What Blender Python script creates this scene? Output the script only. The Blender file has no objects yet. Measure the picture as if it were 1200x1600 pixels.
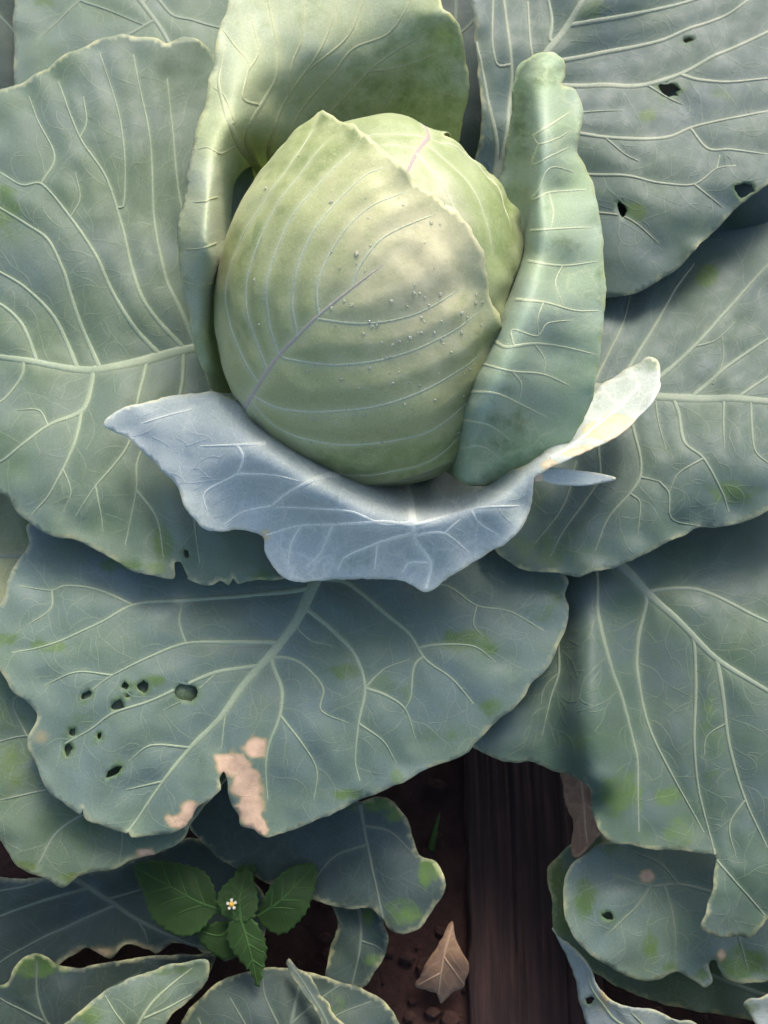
import bpy, math, random
import numpy as np
from mathutils import Vector, Matrix
from mathutils.geometry import delaunay_2d_cdt

random.seed(7)
scene = bpy.context.scene
COL = scene.collection

# ------------------------------------------------------------------ camera
TILT = math.radians(22.0)          # how far the lens is off straight-down
CAM = np.array([0.0, -0.187, 0.694])
FPX = 1385.0                       # focal length for a 1200 x 1600 frame
cam_data = bpy.data.cameras.new('camera')
cam = bpy.data.objects.new('camera', cam_data)
COL.objects.link(cam)
cam.location = CAM
cam.rotation_euler = (TILT, 0, 0)
cam_data.sensor_fit = 'VERTICAL'
cam_data.sensor_height = 24.0
cam_data.lens = 24.0 * FPX / 1600.0
cam_data.clip_start = 0.01
cam_data.clip_end = 200.0
cam_data.dof.use_dof = True
cam_data.dof.focus_distance = 0.47
cam_data.dof.aperture_fstop = 9.0
scene.camera = cam

# ------------------------------------------------------------------ sky, sun, exposure
SUN_EL, SUN_AZ = 46.0, 72.0        # elevation; direction of the sun measured from +x towards +y
world = bpy.data.worlds.new('World')
scene.world = world
world.use_nodes = True
wn = world.node_tree
bg = wn.nodes['Background']
sky = wn.nodes.new('ShaderNodeTexSky')
sky.sky_type = 'NISHITA'
sky.sun_disc = False
sky.sun_elevation = math.radians(SUN_EL)
sky.sun_rotation = math.radians(90.0 - SUN_AZ)
sky.air_density = 1.0
sky.dust_density = 4.0
sky.ozone_density = 1.0
wn.links.new(sky.outputs[0], bg.inputs[0])
bg.inputs[1].default_value = 0.148
sun_data = bpy.data.lights.new('sun', 'SUN')
sun_data.energy = 1.85
sun_data.angle = math.radians(24.0)
sun_data.color = (1.0, 0.93, 0.82)
sun = bpy.data.objects.new('sun', sun_data)
COL.objects.link(sun)
sd = Vector((math.cos(math.radians(SUN_EL)) * math.cos(math.radians(SUN_AZ)),
             math.cos(math.radians(SUN_EL)) * math.sin(math.radians(SUN_AZ)),
             math.sin(math.radians(SUN_EL))))
sun.location = sd * 5
sun.rotation_euler = sd.to_track_quat('Z', 'Y').to_euler()
scene.view_settings.view_transform = 'Standard'
scene.view_settings.look = 'None'
scene.view_settings.exposure = 1.14
scene.view_settings.gamma = 1.0
scene.view_settings.use_curve_mapping = False
scene.render.engine = 'CYCLES'
scene.cycles.max_bounces = 5
scene.cycles.transparent_max_bounces = 8

# ------------------------------------------------------------------ helpers
AX = np.array([1.0, 0, 0])
AUP = np.array([0, math.cos(TILT), math.sin(TILT)])
AFW = np.array([0, math.sin(TILT), -math.cos(TILT)])
H0 = 10.0                           # ground lies 10 cm below the height datum of the leaf tables


def rays(px, py):
    px = np.asarray(px, float); py = np.asarray(py, float)
    return (AFW + ((px - 600.0) / FPX)[..., None] * AX - ((py - 800.0) / FPX)[..., None] * AUP)


def at(px, py, h):
    """Point of the scene seen from the camera direction (px, py), h cm above the datum."""
    r = rays(px, py)
    t = ((np.asarray(h, float) + H0) / 100.0 - CAM[2]) / r[..., 2]
    return CAM + r * t[..., None]


def _hash(ix, iy, seed):
    v = np.sin(ix * 127.1 + iy * 311.7 + seed * 74.7) * 43758.5453
    return v - np.floor(v)


def noise2(x, y, seed=0.0):
    ix = np.floor(x); iy = np.floor(y)
    fx = x - ix; fy = y - iy
    fx = fx * fx * fx * (fx * (fx * 6 - 15) + 10); fy = fy * fy * fy * (fy * (fy * 6 - 15) + 10)
    a = _hash(ix, iy, seed); b = _hash(ix + 1, iy, seed)
    c = _hash(ix, iy + 1, seed); d = _hash(ix + 1, iy + 1, seed)
    return ((a * (1 - fx) + b * fx) * (1 - fy) + (c * (1 - fx) + d * fx) * fy) * 2 - 1


def resample(pts, step, closed=False, jitter=0.0, seed=0):
    """Catmull-Rom through the points, sampled about every `step` px."""
    P = np.array([p[:2] for p in pts], float)
    n = len(P)
    out = []
    m = n if closed else n - 1
    for i in range(m):
        p1 = P[i]; p2 = P[(i + 1) % n]
        if closed:
            p0 = P[i - 1]; p3 = P[(i + 2) % n]
        else:
            p0 = P[i - 1] if i else 2 * p1 - p2
            p3 = P[i + 2] if i + 2 < n else 2 * p2 - p1
        L = np.linalg.norm(p2 - p1)
        # tangents limited by the segment length keep tight corners tight
        t1 = (p2 - p0); t2 = (p3 - p1)
        t1 = t1 / (np.linalg.norm(t1) + 1e-9) * min(L, np.linalg.norm(t1) * .5)
        t2 = t2 / (np.linalg.norm(t2) + 1e-9) * min(L, np.linalg.norm(t2) * .5)
        k = max(1, int(round(L / step)))
        for j in range(k):
            s = j / k
            out.append((2*s**3-3*s*s+1)*p1 + (s**3-2*s*s+s)*t1 + (-2*s**3+3*s*s)*p2 + (s**3-s*s)*t2)
    if not closed:
        out.append(P[-1])
    out = np.array(out)
    if jitter > 0:
        d = np.roll(out, -1, 0) - np.roll(out, 1, 0)
        nrm = np.stack([d[:, 1], -d[:, 0]], 1) / (np.linalg.norm(d, axis=1)[:, None] + 1e-9)
        s = np.cumsum(np.linalg.norm(np.diff(out, axis=0, append=out[:1]), axis=1))
        a = noise2(s / 21.0, s * 0 + seed, 3.1) * jitter + noise2(s / 7.5, s * 0 + seed, 9.2) * jitter * .45
        out = out + nrm * a[:, None]
    return out


def inside(P, poly):
    if len(P) < 300:
        A = np.asarray(poly); B = np.roll(A, -1, 0)
        y = P[:, 1][:, None]; x = P[:, 0][:, None]
        c = (A[:, 1] > y) != (B[:, 1] > y)
        with np.errstate(divide='ignore', invalid='ignore'):
            xi = (B[:, 0] - A[:, 0]) * (y - A[:, 1]) / (B[:, 1] - A[:, 1]) + A[:, 0]
        return (c & (x < xi)).sum(1) % 2 == 1
    order = np.argsort(P[:, 1]); ys = P[order, 1]; xs = P[order, 0]
    r = np.zeros(len(P), bool)
    n = len(poly)
    for i in range(n):
        x1, y1 = poly[i]; x2, y2 = poly[(i + 1) % n]
        if y1 == y2:
            continue
        lo, hi = (y1, y2) if y1 < y2 else (y2, y1)
        j0 = np.searchsorted(ys, lo, 'left'); j1 = np.searchsorted(ys, hi, 'left')
        if j1 > j0:
            r[j0:j1] ^= xs[j0:j1] < (x2 - x1) * (ys[j0:j1] - y1) / (y2 - y1) + x1
    out = np.empty(len(P), bool)
    out[order] = r
    return out


def seg_dist(P, line, closed=False, maxd=150.0):
    """distance (up to maxd) from each P to a polyline, and the parameter 0..1 along it."""
    A = line if closed else line[:-1]
    B = np.roll(line, -1, 0) if closed else line[1:]
    n = len(A)
    best = np.full(len(P), maxd * maxd); par = np.zeros(len(P))
    for c in range(0, n, 10):
        a = A[c:c+10]; b = B[c:c+10]
        lo = np.minimum(a, b).min(0) - maxd; hi = np.maximum(a, b).max(0) + maxd
        w = np.nonzero((P[:, 0] > lo[0]) & (P[:, 0] < hi[0]) & (P[:, 1] > lo[1]) & (P[:, 1] < hi[1]))[0]
        if not len(w):
            continue
        d = b - a
        rel = P[w][:, None] - a[None]
        t = np.clip((rel * d).sum(2) / ((d * d).sum(1) + 1e-12), 0, 1)
        q = rel - t[..., None] * d
        dd = (q * q).sum(2)
        k = dd.argmin(1); ar = np.arange(len(w))
        m = dd[ar, k] < best[w]
        best[w[m]] = dd[ar, k][m]; par[w[m]] = (c + k[m] + t[ar, k][m]) / n
    return np.sqrt(best), par


def ridge(pts, step=22.0):
    """height anchors laid densely along a line (a crease, a rim)"""
    out = []
    for p, q in zip(pts[:-1], pts[1:]):
        p = np.array(p, float); q = np.array(q, float)
        k = max(1, int(round(np.linalg.norm((q - p)[:2]) / step)))
        out += [tuple(p + (q - p) * j / k) for j in range(k)]
    return out + [tuple(map(float, pts[-1]))]


def rbf(anchors, c=38.0):
    A = np.array([a[:2] for a in anchors], float)
    z = np.array([a[2] for a in anchors], float)
    n = len(A)
    K = np.sqrt(((A[:, None] - A[None]) ** 2).sum(2) + c * c)
    M = np.zeros((n + 3, n + 3))
    M[:n, :n] = K - np.eye(n) * 2.0
    M[:n, n] = 1; M[:n, n+1:] = A / 100.0
    M[n, :n] = 1; M[n+1:, :n] = (A / 100.0).T
    w = np.linalg.solve(M, np.concatenate([z, np.zeros(3)]))

    def f(P):
        K = np.sqrt(((P[:, None] - A[None]) ** 2).sum(2) + c * c)
        return K @ w[:n] + w[n] + (P / 100.0) @ w[n+1:]
    return f


def mesh_object(name, V, F, mat, parent=None, base=(0, 0, 0), smooth=True, attrs=None):
    me = bpy.data.meshes.new(name)
    V = np.asarray(V, float) - np.asarray(base, float)
    me.from_pydata(V.tolist(), [], [list(map(int, f)) for f in F])
    if smooth:
        me.polygons.foreach_set('use_smooth', [True] * len(me.polygons))
    if attrs:
        for k, a in attrs.items():
            a = np.asarray(a, np.float32)
            if a.shape[1] == 3:
                at_ = me.attributes.new(k, 'FLOAT_VECTOR', 'POINT'); at_.data.foreach_set('vector', a.ravel())
            else:
                at_ = me.attributes.new(k, 'FLOAT_COLOR', 'POINT'); at_.data.foreach_set('color', a.ravel())
    me.materials.append(mat)
    me.update()
    o = bpy.data.objects.new(name, me)
    COL.objects.link(o)
    if parent:
        o.parent = parent
    return o


def tag(o, label=None, cat=None, group=None, kind=None):
    if label: o['label'] = label
    if cat: o['category'] = cat
    if group: o['group'] = group
    if kind: o['kind'] = kind
    return o


def empty(name, loc, label, cat, group=None):
    o = bpy.data.objects.new(name, None)
    o.empty_display_size = 0.02
    COL.objects.link(o)
    o.location = loc
    return tag(o, label, cat, group)


# ------------------------------------------------------------------ materials
class NT:
    def __init__(self, name):
        self.m = bpy.data.materials.new(name)
        self.m.use_nodes = True
        self.t = self.m.node_tree
        self.t.nodes.clear()
        self.out = self.t.nodes.new('ShaderNodeOutputMaterial')

    def n(self, kind, **kw):
        nd = self.t.nodes.new(kind)
        for k, v in kw.items():
            setattr(nd, k, v)
        return nd

    def set(self, sock, v):
        if hasattr(v, 'is_linked') or isinstance(v, bpy.types.NodeSocket):
            self.t.links.new(v, sock)
        elif isinstance(v, (tuple, list)) and len(v) == 3 and sock.type == 'RGBA':
            sock.default_value = (*v, 1)
        else:
            sock.default_value = v

    def mix(self, f, a, b, mode='MIX'):
        nd = self.n('ShaderNodeMix', data_type='RGBA', blend_type=mode)
        self.set(nd.inputs[0], f); self.set(nd.inputs[6], a); self.set(nd.inputs[7], b)
        return nd.outputs[2]

    def math(self, op, a, b=0.0, clamp=False):
        nd = self.n('ShaderNodeMath', operation=op, use_clamp=clamp)
        self.set(nd.inputs[0], a); self.set(nd.inputs[1], b)
        return nd.outputs[0]

    def noise(self, co, scale, detail=3.0, rough=.55, dist=0.0):
        nd = self.n('ShaderNodeTexNoise')
        self.set(nd.inputs['Vector'], co); nd.inputs['Scale'].default_value = scale
        nd.inputs['Detail'].default_value = detail; nd.inputs['Roughness'].default_value = rough
        nd.inputs['Distortion'].default_value = dist
        return nd

    def ramp(self, f, lo, hi, a=0.0, b=1.0):
        nd = self.n('ShaderNodeMapRange')
        self.set(nd.inputs[0], f)
        nd.inputs[1].default_value = lo; nd.inputs[2].default_value = hi
        nd.inputs[3].default_value = a; nd.inputs[4].default_value = b
        nd.clamp = True
        return nd.outputs[0]


def leaf_material(name, wax=(.17, .24, .235), wax2=(.14, .215, .165), green=(.075, .135, .035), vein=(.42, .47, .34),
                  rim=(.58, .56, .30), burn=(.60, .42, .29), net=.42, net_scale=2.9, trans=.22, rough=.56, is_vein=False,
                  dust=1.0, spec=.35, sheen=.08, ring=.55):
    k = NT(name)
    co = k.n('ShaderNodeAttribute', attribute_name='leafco').outputs['Vector']
    da = k.n('ShaderNodeAttribute', attribute_name='leafdat')
    sep = k.n('ShaderNodeSeparateColor'); k.set(sep.inputs[0], da.outputs['Color'])
    vn, rub, brn, edge = sep.outputs[0], sep.outputs[1], sep.outputs[2], da.outputs['Alpha']
    def chan(nd):
        sp_ = k.n('ShaderNodeSeparateColor'); k.set(sp_.inputs[0], nd.outputs['Color'])
        return sp_.outputs
    n1 = k.noise(co, .9, 2.0, .5); big, fade_, _ = chan(n1)
    n2 = k.noise(co, 3.6, 3.0, .62); mid, rubn, burnn = chan(n2)
    fine = k.noise(co, 34.0, 2.0, .6).outputs['Fac']
    # fine net of veins between the main ones
    wsub = k.n('ShaderNodeVectorMath', operation='SUBTRACT'); k.set(wsub.inputs[0], n2.outputs['Color']); wsub.inputs[1].default_value = (.5, .5, .5)
    wsc = k.n('ShaderNodeVectorMath', operation='SCALE'); k.set(wsc.inputs[0], wsub.outputs[0]); wsc.inputs[3].default_value = .32
    wad = k.n('ShaderNodeVectorMath', operation='ADD'); k.set(wad.inputs[0], co); k.set(wad.inputs[1], wsc.outputs[0])
    base = k.mix(k.ramp(big, .32, .68), wax, wax2)
    base = k.mix(k.ramp(mid, .3, .75, 0, .20), base, tuple(c * .74 for c in wax2))
    rubf = k.ramp(k.math('ADD', k.math('ADD', rub, k.ramp(mid, .64, .82, 0, .15)), k.math('MULTIPLY', k.math('SUBTRACT', rubn, .5), 1.9)), .25, 1.05)
    if not is_vein:
        base = k.mix(k.math('MULTIPLY', rubf, .9), base, green)
        if net > 0:
            vo = k.n('ShaderNodeTexVoronoi', feature='DISTANCE_TO_EDGE'); k.set(vo.inputs['Vector'], wad.outputs[0]); vo.inputs['Scale'].default_value = net_scale
            line = k.ramp(vo.outputs['Distance'], .0, .085, 1, 0)
            lines = k.math('MULTIPLY', line, k.math('MULTIPLY', k.ramp(fade_, .38, .66), net))
            base = k.mix(lines, base, vein)
    base = k.mix(k.math('MULTIPLY', vn, .72), base, vein)
    if dust > 0 and not is_vein:
        sp = k.n('ShaderNodeTexVoronoi', feature='F1'); k.set(sp.inputs['Vector'], co); sp.inputs['Scale'].default_value = 9.0
        spf = k.math('MULTIPLY', k.ramp(sp.outputs['Distance'], .05, .11, 1, 0), k.ramp(burnn, .52, .62))
        base = k.mix(k.math('MULTIPLY', spf, .5 * dust), base, (.07, .085, .05))
    base = k.mix(k.ramp(fine, .55, .75, 0, .26), base, tuple(min(1, c * 1.75 + .005) for c in wax))
    base = k.mix(k.ramp(fine, .45, .27, 0, .38), base, tuple(c * .6 for c in wax2))
    if not is_vein:
        base = k.mix(k.math('MULTIPLY', edge, k.ramp(rubn, .40, .66, .08, .75)), base, rim)
        rng = k.math('MULTIPLY', k.ramp(brn, .05, .35), k.ramp(brn, .95, .6))
        base = k.mix(k.math('MULTIPLY', rng, ring), base, tuple(c * f_ for c, f_ in zip(burn, (.62, .66, .40))))
        bf = k.math('MULTIPLY', k.ramp(brn, .25, .75) if ring else brn, k.ramp(burnn, .20, .38), True)
        base = k.mix(bf, base, k.mix(k.ramp(rubn, .35, .68), burn, tuple(c * .66 for c in burn)))
    p = k.n('ShaderNodeBsdfPrincipled')
    k.set(p.inputs['Base Color'], base)
    k.set(p.inputs['Roughness'], k.ramp(mid, .3, .7, rough - .06, rough + .10))
    p.inputs['Specular IOR Level'].default_value = spec
    p.inputs['Sheen Weight'].default_value = sheen
    hgt = k.math('ADD', k.math('MULTIPLY', mid, .5), k.math('MULTIPLY', fine, .10))
    bp = k.n('ShaderNodeBump'); bp.inputs['Strength'].default_value = .38; bp.inputs['Distance'].default_value = .0018
    k.set(bp.inputs['Height'], hgt); k.set(p.inputs['Normal'], bp.outputs[0])
    tr = k.n('ShaderNodeBsdfTranslucent')
    k.set(tr.inputs['Color'], k.mix(.6, base, (.34, .46, .10)))
    mx = k.n('ShaderNodeMixShader')
    mx.inputs[0].default_value = trans
    k.t.links.new(p.outputs[0], mx.inputs[1]); k.t.links.new(tr.outputs[0], mx.inputs[2])
    k.t.links.new(mx.outputs[0], k.out.inputs[0])
    return k.m


def plain_leafy(name, c1, c2, rough=.6, scale=40.0, trans=0.0, bump=.3, attr=False):
    k = NT(name)
    if attr:
        co = k.n('ShaderNodeAttribute', attribute_name='leafco').outputs['Vector']
    else:
        co = k.n('ShaderNodeTexCoord').outputs['Object']
    f = k.noise(co, scale, 5.0, .62).outputs['Fac']
    p = k.n('ShaderNodeBsdfPrincipled')
    col = k.mix(k.ramp(f, .3, .7), c1, c2)
    k.set(p.inputs['Base Color'], col)
    p.inputs['Roughness'].default_value = rough
    p.inputs['Specular IOR Level'].default_value = .3
    bp = k.n('ShaderNodeBump'); bp.inputs['Strength'].default_value = bump; bp.inputs['Distance'].default_value = .002
    k.set(bp.inputs['Height'], f); k.set(p.inputs['Normal'], bp.outputs[0])
    if trans:
        tr = k.n('ShaderNodeBsdfTranslucent'); k.set(tr.inputs['Color'], col)
        mx = k.n('ShaderNodeMixShader'); mx.inputs[0].default_value = trans
        k.t.links.new(p.outputs[0], mx.inputs[1]); k.t.links.new(tr.outputs[0], mx.inputs[2])
        k.t.links.new(mx.outputs[0], k.out.inputs[0])
    else:
        k.t.links.new(p.outputs[0], k.out.inputs[0])
    return k.m


# ------------------------------------------------------------------ the leaf builder
def build_leaf(name, parent, base, outline, surf, veins, mat, vmat, holes=(), blots=(), burns=(), spacing=7.0,
               thick=.0007, quilt=.0017, wave=.0020, ripple=.0022, jitter=1.6, seed=1, midrib=True, rim_px=2.2, lift=.09,
               groove=.0004, fine=1.0, vmat0=None, halo_w=.55):
    """outline / veins: points of the leaf blade's own chart; surf(P) -> 3D. Veins are [(points, width0, width1), ...], the first the midrib."""
    OL = resample(outline, spacing * .8, True, jitter, seed)
    loops = [OL]
    for (cx, cy, rx, ry, an) in holes:
        n = 13
        a = np.linspace(0, 2 * math.pi, n, endpoint=False)
        rx *= .76; ry *= .76
        rr = 1 + .34 * noise2(a * 1.9, a * 0 + cx, 2.0)
        ca, sa = math.cos(math.radians(an)), math.sin(math.radians(an))
        x = np.cos(a) * rx * rr; y = np.sin(a) * ry * rr
        loops.append(np.stack([cx + x * ca - y * sa, cy + x * sa + y * ca], 1))
    lo = OL.min(0); hi = OL.max(0)
    gx = np.arange(lo[0], hi[0], spacing); gy = np.arange(lo[1], hi[1], spacing * .866)
    X, Y = np.meshgrid(gx, gy)
    X = X + (np.arange(len(gy)) % 2)[:, None] * spacing * .5
    rg = np.random.RandomState(seed)
    G = np.stack([X.ravel(), Y.ravel()], 1) + rg.uniform(-.15, .15, (X.size, 2)) * spacing
    keep = inside(G, OL)
    G = G[keep]
    d, _ = seg_dist(G, OL, True, spacing)
    G = G[d > spacing * .55]
    for hl in loops[1:]:
        d, _ = seg_dist(G, hl, True, spacing)
        G = G[(~inside(G, hl)) & (d > spacing * .35)]
    pts = np.concatenate(loops + [G])
    edges = []; o = 0
    for l in loops:
        n = len(l)
        edges += [(o + i, o + (i + 1) % n) for i in range(n)]
        o += n
    vv, _, ff, _, _, _ = delaunay_2d_cdt([Vector(p) for p in pts], edges, [], 0, 1e-4)
    P = np.array([(v.x, v.y) for v in vv])
    F = np.array([f for f in ff if len(f) == 3], int)
    cen = P[F].mean(1)
    ok = inside(cen, OL)
    for hl in loops[1:]:
        ok &= ~inside(cen, hl)
    F = F[ok]
    used = np.unique(F)
    remap = -np.ones(len(P), int); remap[used] = np.arange(len(used))
    P = P[used]; F = remap[F]

    VL = []
    for j, v in enumerate(veins):
        pl = [np.array(p, float) for p in v[0]]
        if VL and not (j == 0):
            allp = np.concatenate([L_ for (L_, _, _) in VL])
            dd = np.linalg.norm(allp - pl[0], axis=1); q = dd.argmin()
            if 2.0 < dd[q] < 34:                       # join the side vein to the one it leaves
                pl = [allp[q]] + pl
            elif dd[q] >= 34:
                dd = np.linalg.norm(allp - pl[-1], axis=1); q = dd.argmin()
                if dd[q] < 26:
                    pl = [allp[q]] + pl[::-1]
        VL.append((resample(pl, 5.0), v[1] * (.95 if j == 0 else .84), v[2] * .55))

    def vein_fields(Q):
        near = np.full(len(Q), 1e3); halo = np.zeros(len(Q))
        for (L, w0, w1) in VL:
            dd, t = seg_dist(Q, L, False, 60.0)
            w = w0 + (w1 - w0) * t
            near = np.minimum(near, dd)
            halo = np.maximum(halo, np.exp(-(dd / (w * halo_w + 1.5)) ** 2) * np.clip(.35 + w / 14, 0, 1))
        return near, halo

    def detail(Q, dedge, near):
        ew = np.exp(-np.clip(dedge, 0, None) / 38.0)
        z = quilt * (1 - np.exp(-(near / 26.0) ** 2))
        z = z + wave * (noise2(Q[:, 0] / 105, Q[:, 1] / 105, seed) + .45 * noise2(Q[:, 0] / 41, Q[:, 1] / 41, seed + 5))
        z = z + ripple * ew * noise2(Q[:, 0] / 33, Q[:, 1] / 33, seed + 9)
        return z

    def frame(Q):
        S = surf(Q)
        e = 1.5
        du = surf(Q + np.array([e, 0])) - surf(Q - np.array([e, 0]))
        dv = surf(Q + np.array([0, e])) - surf(Q - np.array([0, e]))
        n = np.cross(dv, du)
        n /= (np.linalg.norm(n, axis=1)[:, None] + 1e-12)
        return S, n

    S0, N0 = frame(P)
    dE, _ = seg_dist(P, OL, True)
    nh = np.full(len(P), 40.0)
    for hl in loops[1:]:
        dh, _ = seg_dist(P, hl, True, 40.0); nh = np.minimum(nh, dh)
    near, halo = vein_fields(P) if VL else (np.full(len(P), 1e3), np.zeros(len(P)))
    W = S0 + N0 * (detail(P, dE, near) - groove * np.exp(-(near / 7.0) ** 2))[:, None]
    sgn = 1.0
    # face winding so that normals point at the upper side
    a, b, c = W[F[:, 0]], W[F[:, 1]], W[F[:, 2]]
    fl = (np.cross(b - a, c - a) * (N0[F[:, 0]] * sgn)).sum(1) < 0
    F[fl] = F[fl][:, ::-1]

    def blob(lst, Q=None):
        Q = P if Q is None else Q
        r = np.zeros(len(Q))
        for bb in lst:
            cx, cy, rx, ry = bb[:4]; s = bb[4] if len(bb) > 4 else 1.0
            q = ((Q[:, 0] - cx) / rx) ** 2 + ((Q[:, 1] - cy) / ry) ** 2
            q = q * (1 + .5 * noise2(Q[:, 0] / 13, Q[:, 1] / 13, cx))
            r = np.maximum(r, s * (np.clip(1.5 - q, 0, 1) if s >= .7 else np.exp(-q * .8)))
        return r
    rub = np.maximum(blob(blots), .8 * np.exp(-(nh / 7.0) ** 2)); brn = blob(burns)
    edge = np.exp(-(dE / rim_px) ** 2)
    dat = np.stack([halo, rub, brn, edge], 1)
    lco = np.stack([P[:, 0] / 100, P[:, 1] / 100, np.full(len(P), seed * 3.7)], 1)
    ob = mesh_object(name, W, F, mat, parent, base, True, {'leafdat': dat, 'leafco': lco})
    so = ob.modifiers.new('thickness', 'SOLIDIFY')
    so.thickness = thick; so.offset = -1.0

    # the fine net between the veins, one joined part
    if fine and VL:
        FN = fine_net(VL, OL, loops, seed)
        if FN:
            Qs = []; Hs = []; Fs = []; n0 = 0
            for (L, w0, w1) in FN:
                m = len(L)
                T = np.gradient(L, axis=0); T /= (np.linalg.norm(T, axis=1)[:, None] + 1e-9)
                Nn = np.stack([-T[:, 1], T[:, 0]], 1)
                w = np.linspace(w0, w1, m)
                for (off, hh) in ((-.75, 0), (0, 1), (.75, 0)):
                    Qs.append(L + Nn * (w * off)[:, None]); Hs.append(np.full(m, hh))
                id_ = n0 + np.arange(3 * m).reshape(3, m)
                for r_ in range(2):
                    Fs.append(np.stack([id_[r_, :-1], id_[r_, 1:], id_[r_ + 1, 1:], id_[r_ + 1, :-1]], 1))
                n0 += 3 * m
            Q = np.concatenate(Qs); Hh = np.concatenate(Hs); Fq = np.concatenate(Fs)
            S, Nm = frame(Q)
            dq, _ = seg_dist(Q, OL, True)
            nr, _ = vein_fields(Q)
            z = detail(Q, dq, nr) - groove * np.exp(-(nr / 7.0) ** 2) + np.where(Hh > 0, .00022, -.00016)
            dat = np.stack([np.where(Hh > 0, .34, .16) * fine, blob(blots, Q), blob(burns, Q), Q[:, 0] * 0], 1)
            lco = np.stack([Q[:, 0] / 100, Q[:, 1] / 100, np.full(len(Q), seed * 3.7)], 1)
            tag(mesh_object('fine_veins', S + Nm * z[:, None], Fq[:, ::-1], mat, ob, base, True, {'leafdat': dat, 'leafco': lco}), kind='stuff')

    # veins: tapered ridges that follow the blade
    for i, (L, w0, w1) in enumerate(VL):
        if len(L) < 3:
            continue
        m = len(L)
        T = np.gradient(L, axis=0)
        T /= (np.linalg.norm(T, axis=1)[:, None] + 1e-9)
        Nn = np.stack([-T[:, 1], T[:, 0]], 1)
        t = np.linspace(0, 1, m)
        w = (w0 + (w1 - w0) * t) * (1 + .10 * noise2(t * m / 6, t * 0 + i, seed))
        prof = [(-.62, -.10), (-.40, .55), (-.14, .95), (.14, .95), (.40, .55), (.62, -.10)]
        rows = []; dats = []; cos_ = []
        for (off, hh) in prof:
            Q = L + Nn * (w * off)[:, None]
            S, Nm = frame(Q)
            dq, _ = seg_dist(Q, OL, True)
            ins = inside(Q, OL)
            nr = np.abs(w * off)
            z = detail(Q, np.where(ins, dq, 0), nr)
            scale_m = np.linalg.norm(CAM - S, axis=1) / FPX
            hv = w * scale_m * lift * hh + (-groove - .0002 if hh < 0 else .00006)
            hv = np.where(t > .9, hv * (1 - t) / .1 - .0002 * (t - .9) / .1, hv)
            rows.append(S + sgn * Nm * (z + hv)[:, None])
            cos_.append(np.stack([Q[:, 0] / 100, Q[:, 1] / 100, np.full(m, seed * 3.7)], 1))
            hz = np.full(m, .72 if hh < 0 else .95)
            dats.append(np.stack([hz, np.zeros(m), np.zeros(m), np.zeros(m)], 1))
        R = np.array(rows); K = len(prof)
        # drop the parts of the vein that fall outside the blade
        mid_in = inside(L, OL)
        for hl in loops[1:]:
            mid_in &= ~inside(L, hl)
        idx = np.arange(K * m).reshape(K, m)
        Fv = []
        for j in range(m - 1):
            if mid_in[j] and mid_in[j + 1]:
                for q in range(K - 1):
                    Fv.append((idx[q, j], idx[q, j+1], idx[q+1, j+1], idx[q+1, j]))
        if not Fv:
            continue
        Fv = np.array(Fv)
        Vv = R.reshape(-1, 3); Dv = np.array(dats).reshape(-1, 4); Cv = np.array(cos_).reshape(-1, 3)
        us = np.unique(Fv); rm = -np.ones(len(Vv), int); rm[us] = np.arange(len(us))
        Vv, Dv, Cv, Fv = Vv[us], Dv[us], Cv[us], rm[Fv]
        nf = np.cross(Vv[Fv[0, 1]] - Vv[Fv[0, 0]], Vv[Fv[0, 3]] - Vv[Fv[0, 0]])
        if nf @ (CAM - Vv[Fv[0, 0]]) < 0:
            Fv = Fv[:, ::-1]
        mesh_object('midrib' if (i == 0 and midrib) else 'vein', Vv, Fv, vmat0 if (i == 0 and vmat0) else vmat, ob, base, True, {'leafdat': Dv, 'leafco': Cv})
    return ob


def fine_net(VL, OL, loops, seed):
    """small veins that leave the main ones and run until they meet another vein or the margin"""
    rg = random.Random(seed * 17 + 3)
    cells = {}

    def put(P_):
        for p_ in P_:
            cells.setdefault((int(p_[0] // 8), int(p_[1] // 8)), []).append((p_[0], p_[1]))

    def hit(p_, r_=4.5):
        cx, cy = int(p_[0] // 8), int(p_[1] // 8)
        for ax in (cx - 1, cx, cx + 1):
            for ay in (cy - 1, cy, cy + 1):
                for (x_, y_) in cells.get((ax, ay), ()):
                    if abs(x_ - p_[0]) < r_ and abs(y_ - p_[1]) < r_:
                        return np.array((x_, y_))
        return None
    for (L, _, _) in VL:
        put(L)
    out = []
    gen = [(L, 0) for (L, _, _) in VL]
    while gen and len(out) < 330:
        L, g = gen.pop(0)
        ln = len(L) * 5.0
        if ln < 34:
            continue
        d = rg.uniform(10, 24); side = rg.choice((-1, 1))
        while d < ln - 8 and len(out) < 330:
            i = min(len(L) - 2, int(d / 5.0))
            T = L[i + 1] - L[i]
            a = math.atan2(T[1], T[0]) + side * math.radians(rg.uniform(38, 70))
            home = a
            p = L[i].copy(); path = [p.copy()]
            mx = rg.uniform(40, 120) if g == 0 else rg.uniform(20, 60)
            k = 0; turn = 0.0
            while k * 5 < mx:
                turn = turn * .8 + rg.gauss(0, .10)
                a += turn - side * .03 + (home - a) * .04
                p = p + 5.0 * np.array([math.cos(a), math.sin(a)])
                path.append(p.copy()); k += 1
                if k > 2:
                    q = hit(p)
                    if q is not None:
                        path[-1] = q
                        break
            path = np.array(path)
            ok = inside(path, OL)
            for hl in loops[1:]:
                ok &= ~inside(path, hl)
            if not ok.all():
                path = path[:max(0, int(np.argmin(ok)) - 1)]
            if len(path) > 4:
                out.append((path, 3.6 if g == 0 else 2.5, 1.5))
                put(path[3:])
                if g < 2:
                    gen.append((path, g + 1))
            d += rg.uniform(17, 34) if g == 0 else rg.uniform(18, 34)
            side = -side
    return out


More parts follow.
